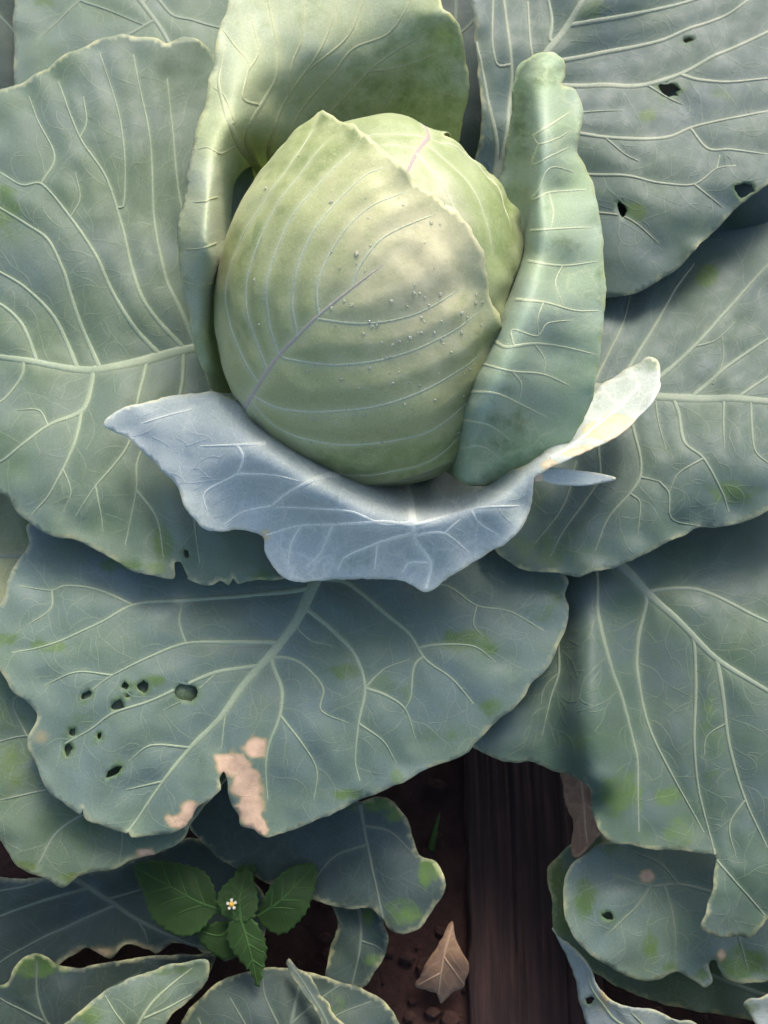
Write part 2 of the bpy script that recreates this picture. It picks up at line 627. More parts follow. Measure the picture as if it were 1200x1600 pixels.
def height_surface(anchors, c=38.0):
    f = rbf(anchors, c)
    return lambda Q: at(Q[:, 0], Q[:, 1], f(Q))

# ------------------------------------------------------------------ the setting: bare soil
def soil_material():
    k = NT('damp_soil')
    co = k.n('ShaderNodeTexCoord').outputs['Object']
    a = k.noise(co, 45.0, 8.0, .68).outputs['Fac']
    b = k.noise(co, 9.0, 4.0, .6).outputs['Fac']
    v = k.n('ShaderNodeTexVoronoi', feature='F1'); k.set(v.inputs['Vector'], co); v.inputs['Scale'].default_value = 120.0
    col = k.mix(k.ramp(a, .3, .72), (.016, .007, .006), (.045, .022, .017))
    col = k.mix(k.ramp(b, .35, .7, 0, .55), col, (.024, .013, .015))
    col = k.mix(k.ramp(v.outputs['Distance'], .15, .02, 0, .45), col, (.07, .042, .032))
    p = k.n('ShaderNodeBsdfPrincipled'); k.set(p.inputs['Base Color'], col); p.inputs['Roughness'].default_value = .9
    p.inputs['Specular IOR Level'].default_value = .2
    bp = k.n('ShaderNodeBump'); bp.inputs['Strength'].default_value = .8; bp.inputs['Distance'].default_value = .006
    k.set(bp.inputs['Height'], a); k.set(p.inputs['Normal'], bp.outputs[0])
    k.t.links.new(p.outputs[0], k.out.inputs[0])
    return k.m


SOIL = soil_material()
n = 230
s = np.linspace(-1, 1, n)
g = np.sinh(s * 4.2) / np.sinh(4.2) * 30.0
X, Y = np.meshgrid(g, g)
near_w = np.exp(-(X**2 + Y**2) / 2.0)
Z = (noise2(X * 26, Y * 26, 2) * .006 + noise2(X * 70, Y * 70, 4) * .0035 + noise2(X * 170, Y * 170, 6) * .0016) * near_w + noise2(X * 4, Y * 4, 8) * .008 * near_w - .004
V = np.stack([X.ravel(), Y.ravel(), Z.ravel()], 1)
idx = np.arange(n * n).reshape(n, n)
F = np.stack([idx[:-1, :-1].ravel(), idx[:-1, 1:].ravel(), idx[1:, 1:].ravel(), idx[1:, :-1].ravel()], 1)
tag(mesh_object('soil', V, F, SOIL), 'dark damp brown garden soil between the cabbages', None, None, 'structure')

# ------------------------------------------------------------------ leaf materials
M_A = leaf_material('leaf_blue_green', wax=(.128, .176, .148), wax2=(.108, .162, .098), vein=(.25, .31, .195), net=.12)
M_A_V = leaf_material('vein_pale_green', wax=(.235, .285, .19), vein=(.26, .315, .205), rough=.5, trans=.12, is_vein=True)
M_B = leaf_material('leaf_yellow_green', wax=(.44, .50, .37), wax2=(.40, .46, .25), green=(.17, .235, .085), vein=(.60, .61, .36), rim=(.64, .60, .26), trans=.34, net=.2)
M_B_V = leaf_material('vein_cream', wax=(.46, .50, .30), vein=(.52, .55, .33), trans=.3, is_vein=True)
M_C = leaf_material('leaf_sea_green', wax=(.40, .50, .40), wax2=(.36, .48, .28), vein=(.60, .66, .44), rim=(.5, .52, .22), trans=.40, net=.42, net_scale=2.5)
M_C_V = leaf_material('vein_sea', wax=(.52, .59, .38), vein=(.60, .66, .44), trans=.3, is_vein=True)
M_D = leaf_material('leaf_silver_blue', wax=(.46, .51, .485), wax2=(.40, .46, .42), green=(.17, .24, .15), vein=(.78, .80, .68), rim=(.72, .68, .42), burn=(.82, .64, .43), trans=.18, net=.3, net_scale=2.0, rough=.5)
M_D_V = leaf_material('vein_silver', wax=(.76, .78, .68), vein=(.80, .82, .72), trans=.12, is_vein=True)
M_E = leaf_material('leaf_slate_green', wax=(.082, .122, .120), wax2=(.068, .112, .082), vein=(.20, .245, .165), net=.12)
M_E_V = leaf_material('vein_grey_green', wax=(.165, .20, .14), vein=(.185, .22, .155), trans=.12, is_vein=True)
M_F_V = leaf_material('vein_buff', wax=(.24, .26, .19), vein=(.26, .285, .20), trans=.12, is_vein=True)
M_H_W2 = leaf_material('leaf_head_deep', wax=(.29, .335, .175), wax2=(.24, .295, .125), green=(.165, .22, .06), vein=(.42, .46, .28), rim=(.5, .52, .3), burn=(.60, .53, .42), ring=0, trans=.10, net=0, rough=.45, dust=.15)
M_G = leaf_material('leaf_worn_green', wax=(.120, .172, .164), wax2=(.108, .160, .115), vein=(.25, .31, .20), net=.12, dust=1.4)
M_H2 = leaf_material('leaf_deep_green', wax=(.082, .120, .112), wax2=(.060, .104, .064), vein=(.19, .245, .145), net=.12)
M_Y = leaf_material('leaf_yellowing', wax=(.24, .27, .16), wax2=(.20, .25, .12), vein=(.36, .38, .22), green=(.16, .20, .05), net=.2)
M_L = leaf_material('leaf_shade_dark', wax=(.052, .076, .074), wax2=(.042, .064, .050), vein=(.11, .135, .108), net=.2, spec=.14, sheen=0.0, trans=.14)  # leaf green darkened in the colour itself for leaves lying in shade
M_L_V = leaf_material('vein_shade_dark', wax=(.10, .12, .096), vein=(.11, .135, .108), spec=.14, sheen=0.0, trans=.12, is_vein=True)  # veins darkened to match, shade put into the colour
M_O = leaf_material('leaf_olive_green', spec=.2, sheen=.02, wax=(.12, .165, .125), wax2=(.095, .145, .08), vein=(.24, .28, .17), green=(.085, .13, .03), net=.25)
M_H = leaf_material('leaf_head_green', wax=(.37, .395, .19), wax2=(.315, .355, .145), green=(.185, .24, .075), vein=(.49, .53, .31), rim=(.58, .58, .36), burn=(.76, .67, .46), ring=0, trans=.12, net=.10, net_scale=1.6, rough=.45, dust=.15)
M_H_V = leaf_material('vein_head', wax=(.47, .50, .31), vein=(.50, .53, .34), trans=.1, is_vein=True)
M_P_V = leaf_material('vein_mauve', wax=(.41, .385, .29), wax2=(.41, .39, .28), vein=(.41, .36, .295), trans=.1, is_vein=True)
M_P2_V = leaf_material('vein_purple', wax=(.31, .265, .235), wax2=(.31, .28, .225), vein=(.32, .25, .25), trans=.1, is_vein=True)
M_STEM = plain_leafy('stem_skin', (.22, .27, .16), (.15, .19, .11), .6, 30)


def stem(parent, base, top, r0, r1):
    base = np.array(base, float); top = np.array(top, float)
    V = []; F = []
    n = 14; m = 9
    for j in range(m):
        t = j / (m - 1)
        c = base + (top - base) * t
        for i in range(n):
            a = 2 * math.pi * i / n
            r = (r0 + (r1 - r0) * t) * (1 + .10 * math.sin(a * 3 + t * 6) + .06 * math.sin(a * 5 - t * 9))
            V.append(c + np.array([math.cos(a) * r, math.sin(a) * r, 0]))
    for j in range(m - 1):
        for i in range(n):
            F.append((j*n+i, j*n+(i+1) % n, (j+1)*n+(i+1) % n, (j+1)*n+i))
    F.append(tuple(range(n - 1, -1, -1))); F.append(tuple((m-1)*n+i for i in range(n)))
    return mesh_object('stem', V, F, M_STEM, parent, base)


# ================================================================== the big cabbage
HC = at(np.array(586.), np.array(478.), np.array(15.0))       # middle of the head
BASE = np.array([HC[0], HC[1], 0.0])
cab = empty('cabbage', BASE, 'large cabbage with a round pale green head ringed by spreading blue-green leaves', 'cabbage')
stem(cab, BASE - np.array([0, 0, .01]), HC - np.array([0, 0, .05]), .020, .030)

# ---- left outer leaf
A_out = [(-130,300),(-90,200),(0,145),(40,128),(70,108),(110,85),(150,62),(190,52),(220,57),(245,62),(258,72),(275,64),(292,62),(320,70),(360,120),(390,220),(400,350),(420,480),(480,600),(560,650),(560,700),(480,690),(460,760),(470,860),(440,905),(400,908),(372,912),(365,904),(358,915),(345,908),(330,916),(300,908),(293,904),(289,890),(283,878),(272,879),(273,904),(245,900),(205,893),(180,875),(150,858),(115,842),(85,838),(55,822),(30,800),(10,775),(-10,765),(-70,740),(-140,640),(-160,480)]
A_h = [(560,670,2),(480,640,4),(400,580,6),(330,560,7.4),(300,545,8),(240,560,8.4),(140,578,9),(0,560,9.8),(-140,530,9.5),
       (260,480,9.4),(200,400,10.6),(120,400,11.2),(20,420,11.2),(310,420,8.8),(370,400,7),(370,220,9),(300,250,10.8),(220,250,12),(120,260,12.6),(20,300,12.4),(165,60,14.2),(250,68,13.6),(320,72,12.4),(90,100,14),(0,148,13.4),(-110,250,12.5),
       (200,640,9.2),(100,660,9.4),(0,660,9.6),(280,700,8.4),(150,760,9.2),(60,760,9.2),(10,775,8.8),(100,840,8.3),(200,890,7.9),(270,895,7.6),(330,912,7.3),(420,908,7),(400,800,7.6),(440,700,6.6),(-120,680,8.6)]
A_v = [([(560,665),(430,572),(350,548),(300,546),(240,560),(160,577),(110,575),(50,565),(0,558),(-80,545),(-140,520)],24,8),
 ([(285,543),(250,505),(222,465),(205,415),(190,350),(165,275),(125,215),(90,125)],9,3),
 ([(250,556),(210,512),(175,455),(150,400),(110,340),(65,288),(35,290),(0,270)],9,4),
 ([(155,574),(125,505),(110,460),(100,425),(75,375),(40,350),(0,325),(-40,300)],9,4),
 ([(120,573),(85,497),(40,450),(0,425),(-60,395)],9,4),
 ([(57,564),(35,508),(0,475),(-50,455)],8,4),
 ([(305,540),(280,480),(260,435),(242,350),(235,220),(215,120),(208,80)],8,2.5),
 ([(193,320),(195,250),(185,175),(155,80)],4,2),
 ([(340,545),(320,480),(300,400),(280,300),(270,200),(262,120)],7,2.5),
 ([(125,215),(135,190),(130,150)],4,2), ([(65,288),(85,245),(60,190),(45,150)],4,2),([(110,340),(125,310),(118,270)],3.5,2),
 ([(145,580),(142,600),(127,640),(75,665),(35,695),(0,720),(-40,735)],10,4),
 ([(127,640),(115,700),(80,770),(50,805)],7,2.5), ([(37,565),(35,585),(20,605),(0,625),(-30,640)],6,3),
 ([(230,564),(222,600),(215,630),(200,695),(150,760),(118,808)],8,2.5), ([(150,760),(157,800),(160,830)],4,2),
 ([(287,552),(280,620),(235,680),(215,720),(213,765),(195,850)],8,2.5), ([(213,765),(245,810),(255,870)],5,2),
 ([(330,560),(330,640),(300,740),(305,820),(312,880)],7,2.5), ([(75,665),(60,640),(25,640)],4,2), ([(100,735),(112,770),(100,800)],3,2)]
build_leaf('outer_leaf', cab, BASE, A_out, height_surface(A_h), A_v, M_A, M_A_V, holes=[(292,866,5,9,-20)],
           blots=[(5,325,26,36),(200,885,22,9),(255,850,18,30,.8),(245,890,14,10),(410,905,16,14),(40,110,20,10,.5)], seed=1)

# ---- right lower leaf behind the torn one
E_out = [(945,440),(1010,400),(1080,370),(1150,310),(1220,270),(1320,300),(1380,450),(1370,620),(1320,740),(1250,785),(1200,797),(1165,815),(1120,825),(1095,824),(1070,835),(1030,852),(995,872),(960,886),(930,893),(905,902),(870,895),(830,892),(808,886),(785,872),(770,850),(760,800),(700,740),(620,700),(600,650),(700,610),(850,560)]
E_h = [(610,670,2),(700,660,4),(800,615,6.4),(900,600,8),(1030,617,8.6),(1130,624,8.8),(1200,630,9.2),(1340,640,9.5),
       (960,460,7.6),(1050,430,7.8),(1150,350,8.4),(1220,290,9),(1040,520,8.4),(1140,500,8.8),(1250,450,9.2),(1340,450,9),
       (960,700,8.2),(1080,720,9.2),(1180,720,9.6),(1300,720,9),(1200,797,8.6),(1120,825,8),(1030,850,7.6),(900,900,7),(785,872,6.6),(860,800,7.5),(980,800,8.4),(780,760,6.6)]
E_v = [([(610,672),(700,650),(800,618),(920,608),(1030,617),(1100,622),(1200,630),(1330,640)],24,12),
 ([(1000,612),(1035,585),(1085,540),(1130,490),(1165,450),(1200,415),(1260,370)],10,5), ([(965,607),(995,555),(1025,505),(1055,450),(1085,410)],9,4),
 ([(1085,616),(1110,596),(1140,570),(1200,530),(1260,495)],9,5), ([(1155,622),(1200,590),(1250,560)],7,4), ([(925,605),(945,565),(970,515),(985,460)],7,3),
 ([(1085,540),(1120,530),(1150,500)],4,2), ([(1115,600),(1130,560),(1128,520)],3,2),
 ([(1055,624),(1062,645),(1070,690),(1100,715),(1130,770),(1140,800)],8,3), ([(1130,626),(1130,660),(1132,700)],5,2.5), ([(1172,630),(1180,700),(1205,728)],6,3),
 ([(975,614),(990,670),(1000,745),(950,810),(930,860)],8,2.5), ([(1000,745),(1030,752)],4,2), ([(930,614),(935,705),(935,750),(880,830),(860,870)],7,2.5), ([(1025,622),(1030,660),(1040,700)],4,2),
 ([(1000,785),(996,835)],3.5,2), ([(1045,770),(1050,810),(1095,822)],4,2), ([(900,720),(880,790),(835,850)],4,2), ([(1100,715),(1060,740),(1045,770)],4,2)]
build_leaf('outer_leaf', cab, BASE, E_out, height_surface(E_h), E_v, M_E, M_E_V, holes=[],
           blots=[(1105,432,17,18),(1180,345,14,14),(860,865,90,40,.55),(1150,770,40,20,.7)], seed=2)

# ---- top right leaf
F_out = [(730,-40),(736,0),(742,60),(748,130),(752,190),(740,260),(650,520),(560,640),(620,680),(760,520),(900,470),(945,466),(980,462),(1010,450),(1050,425),(1080,395),(1120,360),(1150,325),(1185,300),(1215,275),(1300,200),(1340,60),(1300,-80),(1150,-170),(950,-190),(800,-150)]
F_h = [(590,660,2),(700,450,5),(780,300,8.5),(850,90,12.6),(905,10,13.8),(980,-110,15),(760,60,13.6),(735,0,14),(755,180,12),(820,0,13),(800,150,11.6),(760,-80,14),
       (950,80,12.2),(1080,50,12.6),(1200,40,13.6),(1320,60,13.8),(950,200,11.6),(1080,200,12),(1200,180,13),(920,340,10),(1030,330,11.4),(1150,280,12.6),(945,466,9),(1010,450,9.8),(1080,395,10.8),(1150,325,11.8),(1215,275,12.4),(860,420,7.6),(1100,-100,13.6)]
F_v = [([(590,660),(690,470),(780,270),(830,130),(852,85),(880,50),(905,10),(940,-40),(980,-110)],26,12),
 ([(890,38),(960,28),(1030,15),(1085,0),(1140,-20)],9,6), ([(862,92),(880,93),(950,80),(1030,65),(1080,45),(1140,20),(1180,-10)],9,6),
 ([(835,135),(880,132),(950,132),(1010,132),(1065,115),(1115,90),(1195,52),(1260,20)],10,7), ([(1065,117),(1090,125),(1140,130),(1230,122)],6,4),
 ([(840,180),(910,175),(975,172)],5,2), ([(815,200),(905,210),(980,217),(1045,212),(1080,198),(1130,187),(1210,172)],8,5),
 ([(800,260),(915,272),(975,274),(1035,285),(1085,287),(1120,262),(1150,258)],7,3), ([(1085,287),(1130,325)],4,2), ([(1080,200),(1105,230),(1140,233),(1200,240)],5,3),
 ([(860,60),(862,30),(855,-10)],8,6), ([(838,110),(830,75),(825,0)],5,4), ([(775,290),(792,200),(800,120),(795,50),(785,-20)],8,7), ([(778,100),(770,60),(770,-10)],5,5), ([(768,300),(776,230),(760,140),(746,62)],9,5),
 ([(1010,132),(1040,150),(1068,162)],4,2), ([(1120,262),(1125,240)],3,2), ([(920,330),(980,340),(1030,380)],4,2),([(945,215),(975,240),(1000,252)],3,2)]
build_leaf('outer_leaf', cab, BASE, F_out, height_surface(F_h), F_v, M_E, M_F_V,
           holes=[(1046,141,21,11,15),(1074,65,10,5,-10),(972,326,10,15,-15),(1162,297,19,15,-10)],
           blots=[(1012,182,13,9),(990,332,24,16),(920,15,22,18,.8),(1125,150,30,12,.4)], seed=3)

# ---- lower front leaf, chewed and scorched
G_out = [(47,822),(45,852),(15,895),(10,920),(2,940),(-15,980),(-12,1030),(8,1052),(30,1085),(58,1110),(60,1122),(48,1150),(45,1168),(55,1190),(75,1230),(95,1250),(128,1272),(132,1262),(136,1278),(165,1290),(198,1302),(200,1298),(206,1307),(240,1307),(270,1303),(288,1292),(297,1280),(306,1262),(330,1245),(345,1232),(343,1215),(350,1204),(355,1215),(358,1240),(364,1260),(374,1275),(376,1290),(395,1294),(412,1306),(450,1298),(500,1280),(540,1260),(590,1240),(620,1225),(660,1205),(700,1190),(735,1170),(770,1130),(800,1110),(815,1090),(830,1068),(855,1040),(870,1010),(885,985),(888,950),(883,930),(888,905),(860,880),(800,840),(700,780),(620,720),(560,690),(480,760),(300,830),(150,820)]
G_h = [(590,710,1.5),(530,830,3.8),(490,915,5.0),(425,1020,5.2),(345,1120,5.2),(255,1220,4.9),(200,1305,4.3),(0,950,6.2),(45,860,6.0),(60,1110,5.8),(45,1165,5.4),(80,1235,4.9),(295,1290,4.2),(345,1215,4.9),(412,1303,3.6),(500,1280,3.9),(620,1225,4.2),(735,1170,4.0),(830,1068,4.8),(885,985,5.3),(886,905,5.4),
       (650,1050,6.0),(720,950,6.0),(560,1000,5.7),(500,1130,5.4),(600,1150,5.4),(200,960,6.3),(150,1080,6.2),(280,1060,5.8),(160,1180,5.4),(300,840,5.4),(150,830,5.8),(800,850,4.8),(650,800,3.2),(450,800,4.2)]
G_v = [([(590,705),(530,840),(490,915),(465,965),(425,1020),(380,1070),(345,1120),(300,1165),(255,1220),(210,1285),(196,1303)],24,3),
 ([(485,918),(470,920),(375,930),(285,937),(210,943),(160,970),(95,1000),(60,1012),(20,1020)],9,3), ([(205,943),(150,920),(100,915),(80,922),(30,915)],5,2), ([(80,922),(78,950),(45,975)],4,2),
 ([(432,1003),(360,1003),(290,1005),(235,1025),(175,1055),(140,1080)],8,3), ([(405,1040),(340,1050),(290,1070),(235,1095),(175,1115),(140,1140),(100,1162)],8,3),
 ([(470,945),(485,955),(520,985),(555,1025),(570,1075),(560,1130),(555,1190),(562,1220)],9,3), ([(570,1075),(605,1087),(635,1110),(650,1155)],6,2),
 ([(422,1024),(428,1045),(440,1080),(437,1120),(420,1165),(415,1200),(418,1250)],8,2.5), ([(438,1118),(475,1165),(495,1205),(490,1250)],5,2),
 ([(425,1027),(450,1028),(475,1040),(505,1075),(502,1110),(545,1130)],6,2), ([(505,905),(540,910),(600,955),(640,990),(665,1030),(705,1060),(740,1100)],9,3),
 ([(640,900),(700,915),(745,945),(795,955),(850,985)],5,2.5), ([(745,945),(740,975),(755,995)],4,2), ([(660,1010),(685,1007),(740,1010),(775,1035)],5,2), ([(650,1035),(645,1050),(642,1090),(630,1115)],5,2),
 ([(352,1112),(345,1170)],4,2), ([(295,1168),(235,1165),(200,1190)],5,2), ([(252,1222),(195,1235)],4,2), ([(290,1005),(280,970),(285,940)],4,2), ([(340,1050),(300,1085),(255,1110)],3,2),
 ([(570,1075),(600,1045),(640,1030)],4,2), ([(560,1130),(600,1160),(620,1195)],4,2), ([(460,975),(485,1000),(520,1010)],3,2), ([(175,1055),(120,1050),(70,1070)],4,2)]
Gl = build_leaf('outer_leaf', cab, BASE, G_out, height_surface(G_h), G_v, M_G, M_A_V,
           holes=[(135,1087,13,8,-25),(195,1071,8,7,20),(223,1073,12,12,0),(184,1102,14,11,-20),(200,1087,6,4,0),(289,1083,22,17,-30),(112,1145,6,9,20),(106,1172,8,13,20),(155,1150,5,6,0),(178,1207,19,8,-35)],
           blots=[(730,1000,36,16),(760,1012,18,14),(180,885,26,10,.8),(620,1215,12,16),(545,1240,26,9),(540,1050,30,12,.7),(600,1070,22,16,.7),(765,1105,22,16,.7),(240,1065,22,10),(75,1010,30,10),(10,1000,20,12),(860,930,30,36,.6),(700,1150,20,14,.5),(635,1080,12,16,.6),(130,1130,30,30,.4)],
           burns=[(400,1168,17,16),(362,1196,26,17),(385,1225,22,24),(392,1262,17,34),(406,1290,12,14),(283,1283,24,12,.8),(300,1266,14,14,.8),(66,1150,10,10,.3)], seed=4)

# ---- lower right leaf with a fold
H_out = [(850,900),(800,1050),(740,1140),(735,1165),(745,1172),(760,1180),(785,1190),(830,1192),(860,1203),(890,1211),(915,1218),(926,1228),(922,1250),(928,1275),(938,1300),(955,1315),(985,1320),(1020,1326),(1060,1330),(1100,1333),(1116,1336),(1117,1355),(1110,1395),(1096,1447),(1105,1458),(1125,1466),(1150,1463),(1170,1464),(1190,1445),(1200,1435),(1300,1380),(1350,1200),(1340,1000),(1320,860),(1240,760),(1120,770),(1000,800),(850,760),(680,680),(620,700),(760,800)]
H_h = ridge([(925,930,5.2),(924,1000,5.5),(920,1080,5.7),(924,1150,5.5),(932,1220,4.7)], 24) + ridge([(890,960,4.0),(884,1040,4.0),(880,1110,3.8),(890,1180,3.4)], 30) + ridge([(962,960,4.2),(966,1040,3.9),(972,1110,3.6),(982,1200,3.2)], 30) + [(640,700,.6),(800,780,2.6),(980,895,4.4),(1065,975,4.6),(1120,1030,4.6),(850,950,3.8),(860,1060,3.6),(760,1165,2.4),(800,1120,3),(890,1208,2.6),(922,1235,3),(935,1300,3),
       (985,1000,3.7),(1000,1090,3),(1025,1180,2.8),(1050,1270,2.6),(1000,1322,2.4),(1116,1336,3),(1087,1120,3.8),(1140,1165,4.2),(1110,1250,3.3),
       (1200,980,5.2),(1200,1100,5),(1200,1250,4.2),(1330,1100,5.6),(1098,1447,2.9),(1145,1462,2.0),(1200,1430,2.6),(1150,1390,3.1),(1150,850,4.4),(1250,900,5),(1240,770,4.2)]
H_v = [([(640,700),(800,785),(930,855),(980,893),(1015,930),(1065,975),(1120,1030),(1200,1080),(1290,1130)],22,8),
 ([(1012,925),(1035,921),(1080,920),(1120,932),(1200,972),(1280,1010)],8,5), ([(1006,922),(1010,940),(997,1000),(997,1060),(1015,1140),(1050,1210),(1100,1300)],8,3),
 ([(1080,988),(1085,1010),(1087,1075),(1085,1160),(1092,1235),(1115,1325)],7,4), ([(1120,1030),(1130,1090),(1140,1165),(1165,1250),(1200,1325)],8,4), ([(1117,1335),(1122,1347),(1165,1395),(1195,1430)],5,3),
 ([(925,858),(932,900),(935,960),(950,1030),(975,1105),(995,1190),(1000,1300)],7,3), ([(872,1000),(872,1050),(860,1090),(847,1150)],5,2), ([(872,1050),(850,1075),(845,1100)],3,2),
 ([(1135,1130),(1105,1150),(1100,1180)],3,2), ([(1165,1250),(1140,1290),(1150,1340)],4,2)]
build_leaf('outer_leaf', cab, BASE, H_out, height_surface(H_h, 20), H_v, M_H2, M_E_V,
           blots=[(968,1238,30,34),(1045,1245,24,16),(1060,1300,24,24,.7),(905,1160,20,20,.4),(1000,1300,30,16,.5),(1110,1150,26,80,.5)], seed=5, wave=.0014)

# ---- lower, older leaves half hidden under the others
def simple(name, parent, base, out, hs, veins, mat, vmat, dh=0.0, **kw):
    hs = [(a[0], a[1], a[2] + dh) for a in hs]
    return build_leaf(name, parent, base, out, height_surface(hs), veins, mat, vmat, **kw)


J_out = [(-60,1010),(0,1020),(60,1020),(150,1030),(230,1030),(360,1020),(470,900),(560,760),(600,720),(570,880),(480,1050),(380,1190),(298,1285),(290,1308),(275,1320),(255,1328),(235,1338),(205,1342),(180,1358),(150,1362),(125,1368),(100,1384),(75,1372),(55,1368),(30,1352),(10,1325),(0,1310),(-60,1280),(-110,1160)]
simple('outer_leaf', cab, BASE, J_out, [(590,730,0),(470,950,2.2),(300,1150,3.2),(150,1240,3.4),(60,1030,5.4),(150,1090,5.7),(230,1060,5.5),(290,1085,5.3),(120,1160,5.2),(180,1210,4.3),(0,1040,5.0),(-80,1160,4),(20,1150,4.2),(0,1300,3.2),(100,1380,2.2),(100,1280,3.4),(190,1350,2.5),(290,1300,2.4),(220,1250,3)],
       [([(590,735),(470,940),(300,1140),(180,1240),(90,1300),(60,1350)],20,4),([(300,1140),(150,1160),(40,1150),(-40,1170)],7,3),([(180,1240),(190,1300),(185,1350)],5,2),([(200,1225),(100,1230),(0,1250)],6,3),([(40,1150),(20,1100),(40,1075)],4,2)],
       M_O, M_E_V, blots=[(35,1355,18,14),(120,1372,24,10),(20,1180,40,50,.6),(115,1305,20,20,.5)], burns=[(228,1336,16,7,.9)], seed=6)
K2_out = [(-90,740),(0,765),(60,800),(120,830),(300,800),(420,760),(500,740),(300,880),(120,960),(50,1000),(10,1030),(-20,1080),(-100,1090),(-140,900)]
Yl = simple('outer_leaf', cab, BASE, K2_out, [(500,740,.5),(300,830,3),(100,880,4),(0,850,4.6),(-100,850,4.6),(0,1020,4.4),(-80,1060,4.2),(0,780,4.6)],
       [([(490,745),(300,830),(100,870),(0,868),(-110,880)],16,8),([(60,868),(20,920),(-20,960)],6,3)], M_Y, M_E_V, seed=7)
KA_out = [(300,1240),(420,1285),(560,1250),(588,1247),(612,1252),(635,1280),(645,1310),(655,1335),(680,1345),(695,1370),(694,1392),(675,1420),(660,1445),(630,1456),(608,1450),(598,1437),(575,1420),(540,1420),(480,1400),(400,1370),(330,1330),(300,1280)]
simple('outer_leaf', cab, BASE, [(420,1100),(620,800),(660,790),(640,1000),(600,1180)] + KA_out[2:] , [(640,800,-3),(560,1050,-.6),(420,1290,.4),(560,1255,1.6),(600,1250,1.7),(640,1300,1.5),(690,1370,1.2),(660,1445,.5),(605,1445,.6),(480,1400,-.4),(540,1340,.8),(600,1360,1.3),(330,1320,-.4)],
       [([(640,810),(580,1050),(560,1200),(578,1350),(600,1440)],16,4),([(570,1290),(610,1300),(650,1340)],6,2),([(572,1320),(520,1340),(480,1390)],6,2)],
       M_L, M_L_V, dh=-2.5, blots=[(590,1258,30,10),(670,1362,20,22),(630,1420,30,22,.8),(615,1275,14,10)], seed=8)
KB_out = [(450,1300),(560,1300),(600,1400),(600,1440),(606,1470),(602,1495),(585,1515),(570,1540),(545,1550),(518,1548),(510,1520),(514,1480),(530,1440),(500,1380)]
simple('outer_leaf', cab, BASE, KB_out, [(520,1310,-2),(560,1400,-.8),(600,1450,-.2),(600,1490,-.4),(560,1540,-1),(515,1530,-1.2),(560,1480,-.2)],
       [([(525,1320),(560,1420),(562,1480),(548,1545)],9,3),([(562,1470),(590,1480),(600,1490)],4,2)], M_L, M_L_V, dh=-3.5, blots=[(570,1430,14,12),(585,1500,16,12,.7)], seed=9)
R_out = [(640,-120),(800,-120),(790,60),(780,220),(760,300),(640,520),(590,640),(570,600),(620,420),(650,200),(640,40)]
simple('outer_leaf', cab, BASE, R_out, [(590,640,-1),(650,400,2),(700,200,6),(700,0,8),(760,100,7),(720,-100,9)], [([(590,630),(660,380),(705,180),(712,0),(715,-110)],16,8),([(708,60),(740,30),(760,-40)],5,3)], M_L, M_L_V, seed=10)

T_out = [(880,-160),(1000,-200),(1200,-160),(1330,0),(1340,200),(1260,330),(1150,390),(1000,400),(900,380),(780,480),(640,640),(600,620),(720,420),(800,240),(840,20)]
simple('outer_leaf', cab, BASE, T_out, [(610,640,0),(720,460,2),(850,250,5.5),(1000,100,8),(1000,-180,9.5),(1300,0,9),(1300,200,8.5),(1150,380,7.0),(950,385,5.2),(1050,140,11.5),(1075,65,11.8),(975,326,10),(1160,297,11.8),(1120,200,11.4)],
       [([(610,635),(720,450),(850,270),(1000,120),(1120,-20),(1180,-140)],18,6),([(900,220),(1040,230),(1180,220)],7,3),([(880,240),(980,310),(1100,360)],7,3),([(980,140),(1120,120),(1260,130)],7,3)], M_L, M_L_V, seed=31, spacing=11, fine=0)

# ---- the cupped leaf behind and left of the head
B_out = [(358,-60),(358,0),(345,40),(334,90),(330,115),(318,170),(305,225),(295,270),(285,320),(279,365),(282,420),(287,470),(300,530),(320,580),(345,612),(420,610),(560,650),(620,620),(700,320),(720,205),(728,168),(732,120),(725,75),(716,38),(700,22),(692,16),(690,0),(680,-30),(620,-90),(520,-120),(420,-100)]
B_h = (ridge([(358,-40,19.6),(358,0,19.4),(332,105,19.0),(305,225,19.3),(280,365,18.8),(284,440,18.0),(300,530,15.8),(345,610,12)], 30)
       + ridge([(392,60,19.0),(380,130,19.4),(366,185,19.6),(350,225,19.4),(344,260,19.3),(344,300,19.2),(342,350,19.0),(342,400,18.4),(326,465,17.2),(324,510,16.0),(336,570,13.8)], 18)
       + ridge([(408,215,14.4),(380,245,11.5),(364,285,9.5),(360,340,8.5),(360,410,8.5),(352,470,8.5),(356,550,8)], 18)
       + [(430,80,17.8),(412,150,17.0),(440,170,14.8),(430,240,11.0),(500,80,16.8),(500,170,13.2),(560,20,17.4),(560,110,15.4),(620,170,13.0),(640,60,17.4),(690,20,19.6),(690,110,16.2),(728,140,15.6),(720,205,12.6),(640,250,9),(500,330,7.5),(450,450,6),(560,640,1.5),(620,500,4),(560,-80,18.4),(450,-40,18.8),(660,-40,18.8)])
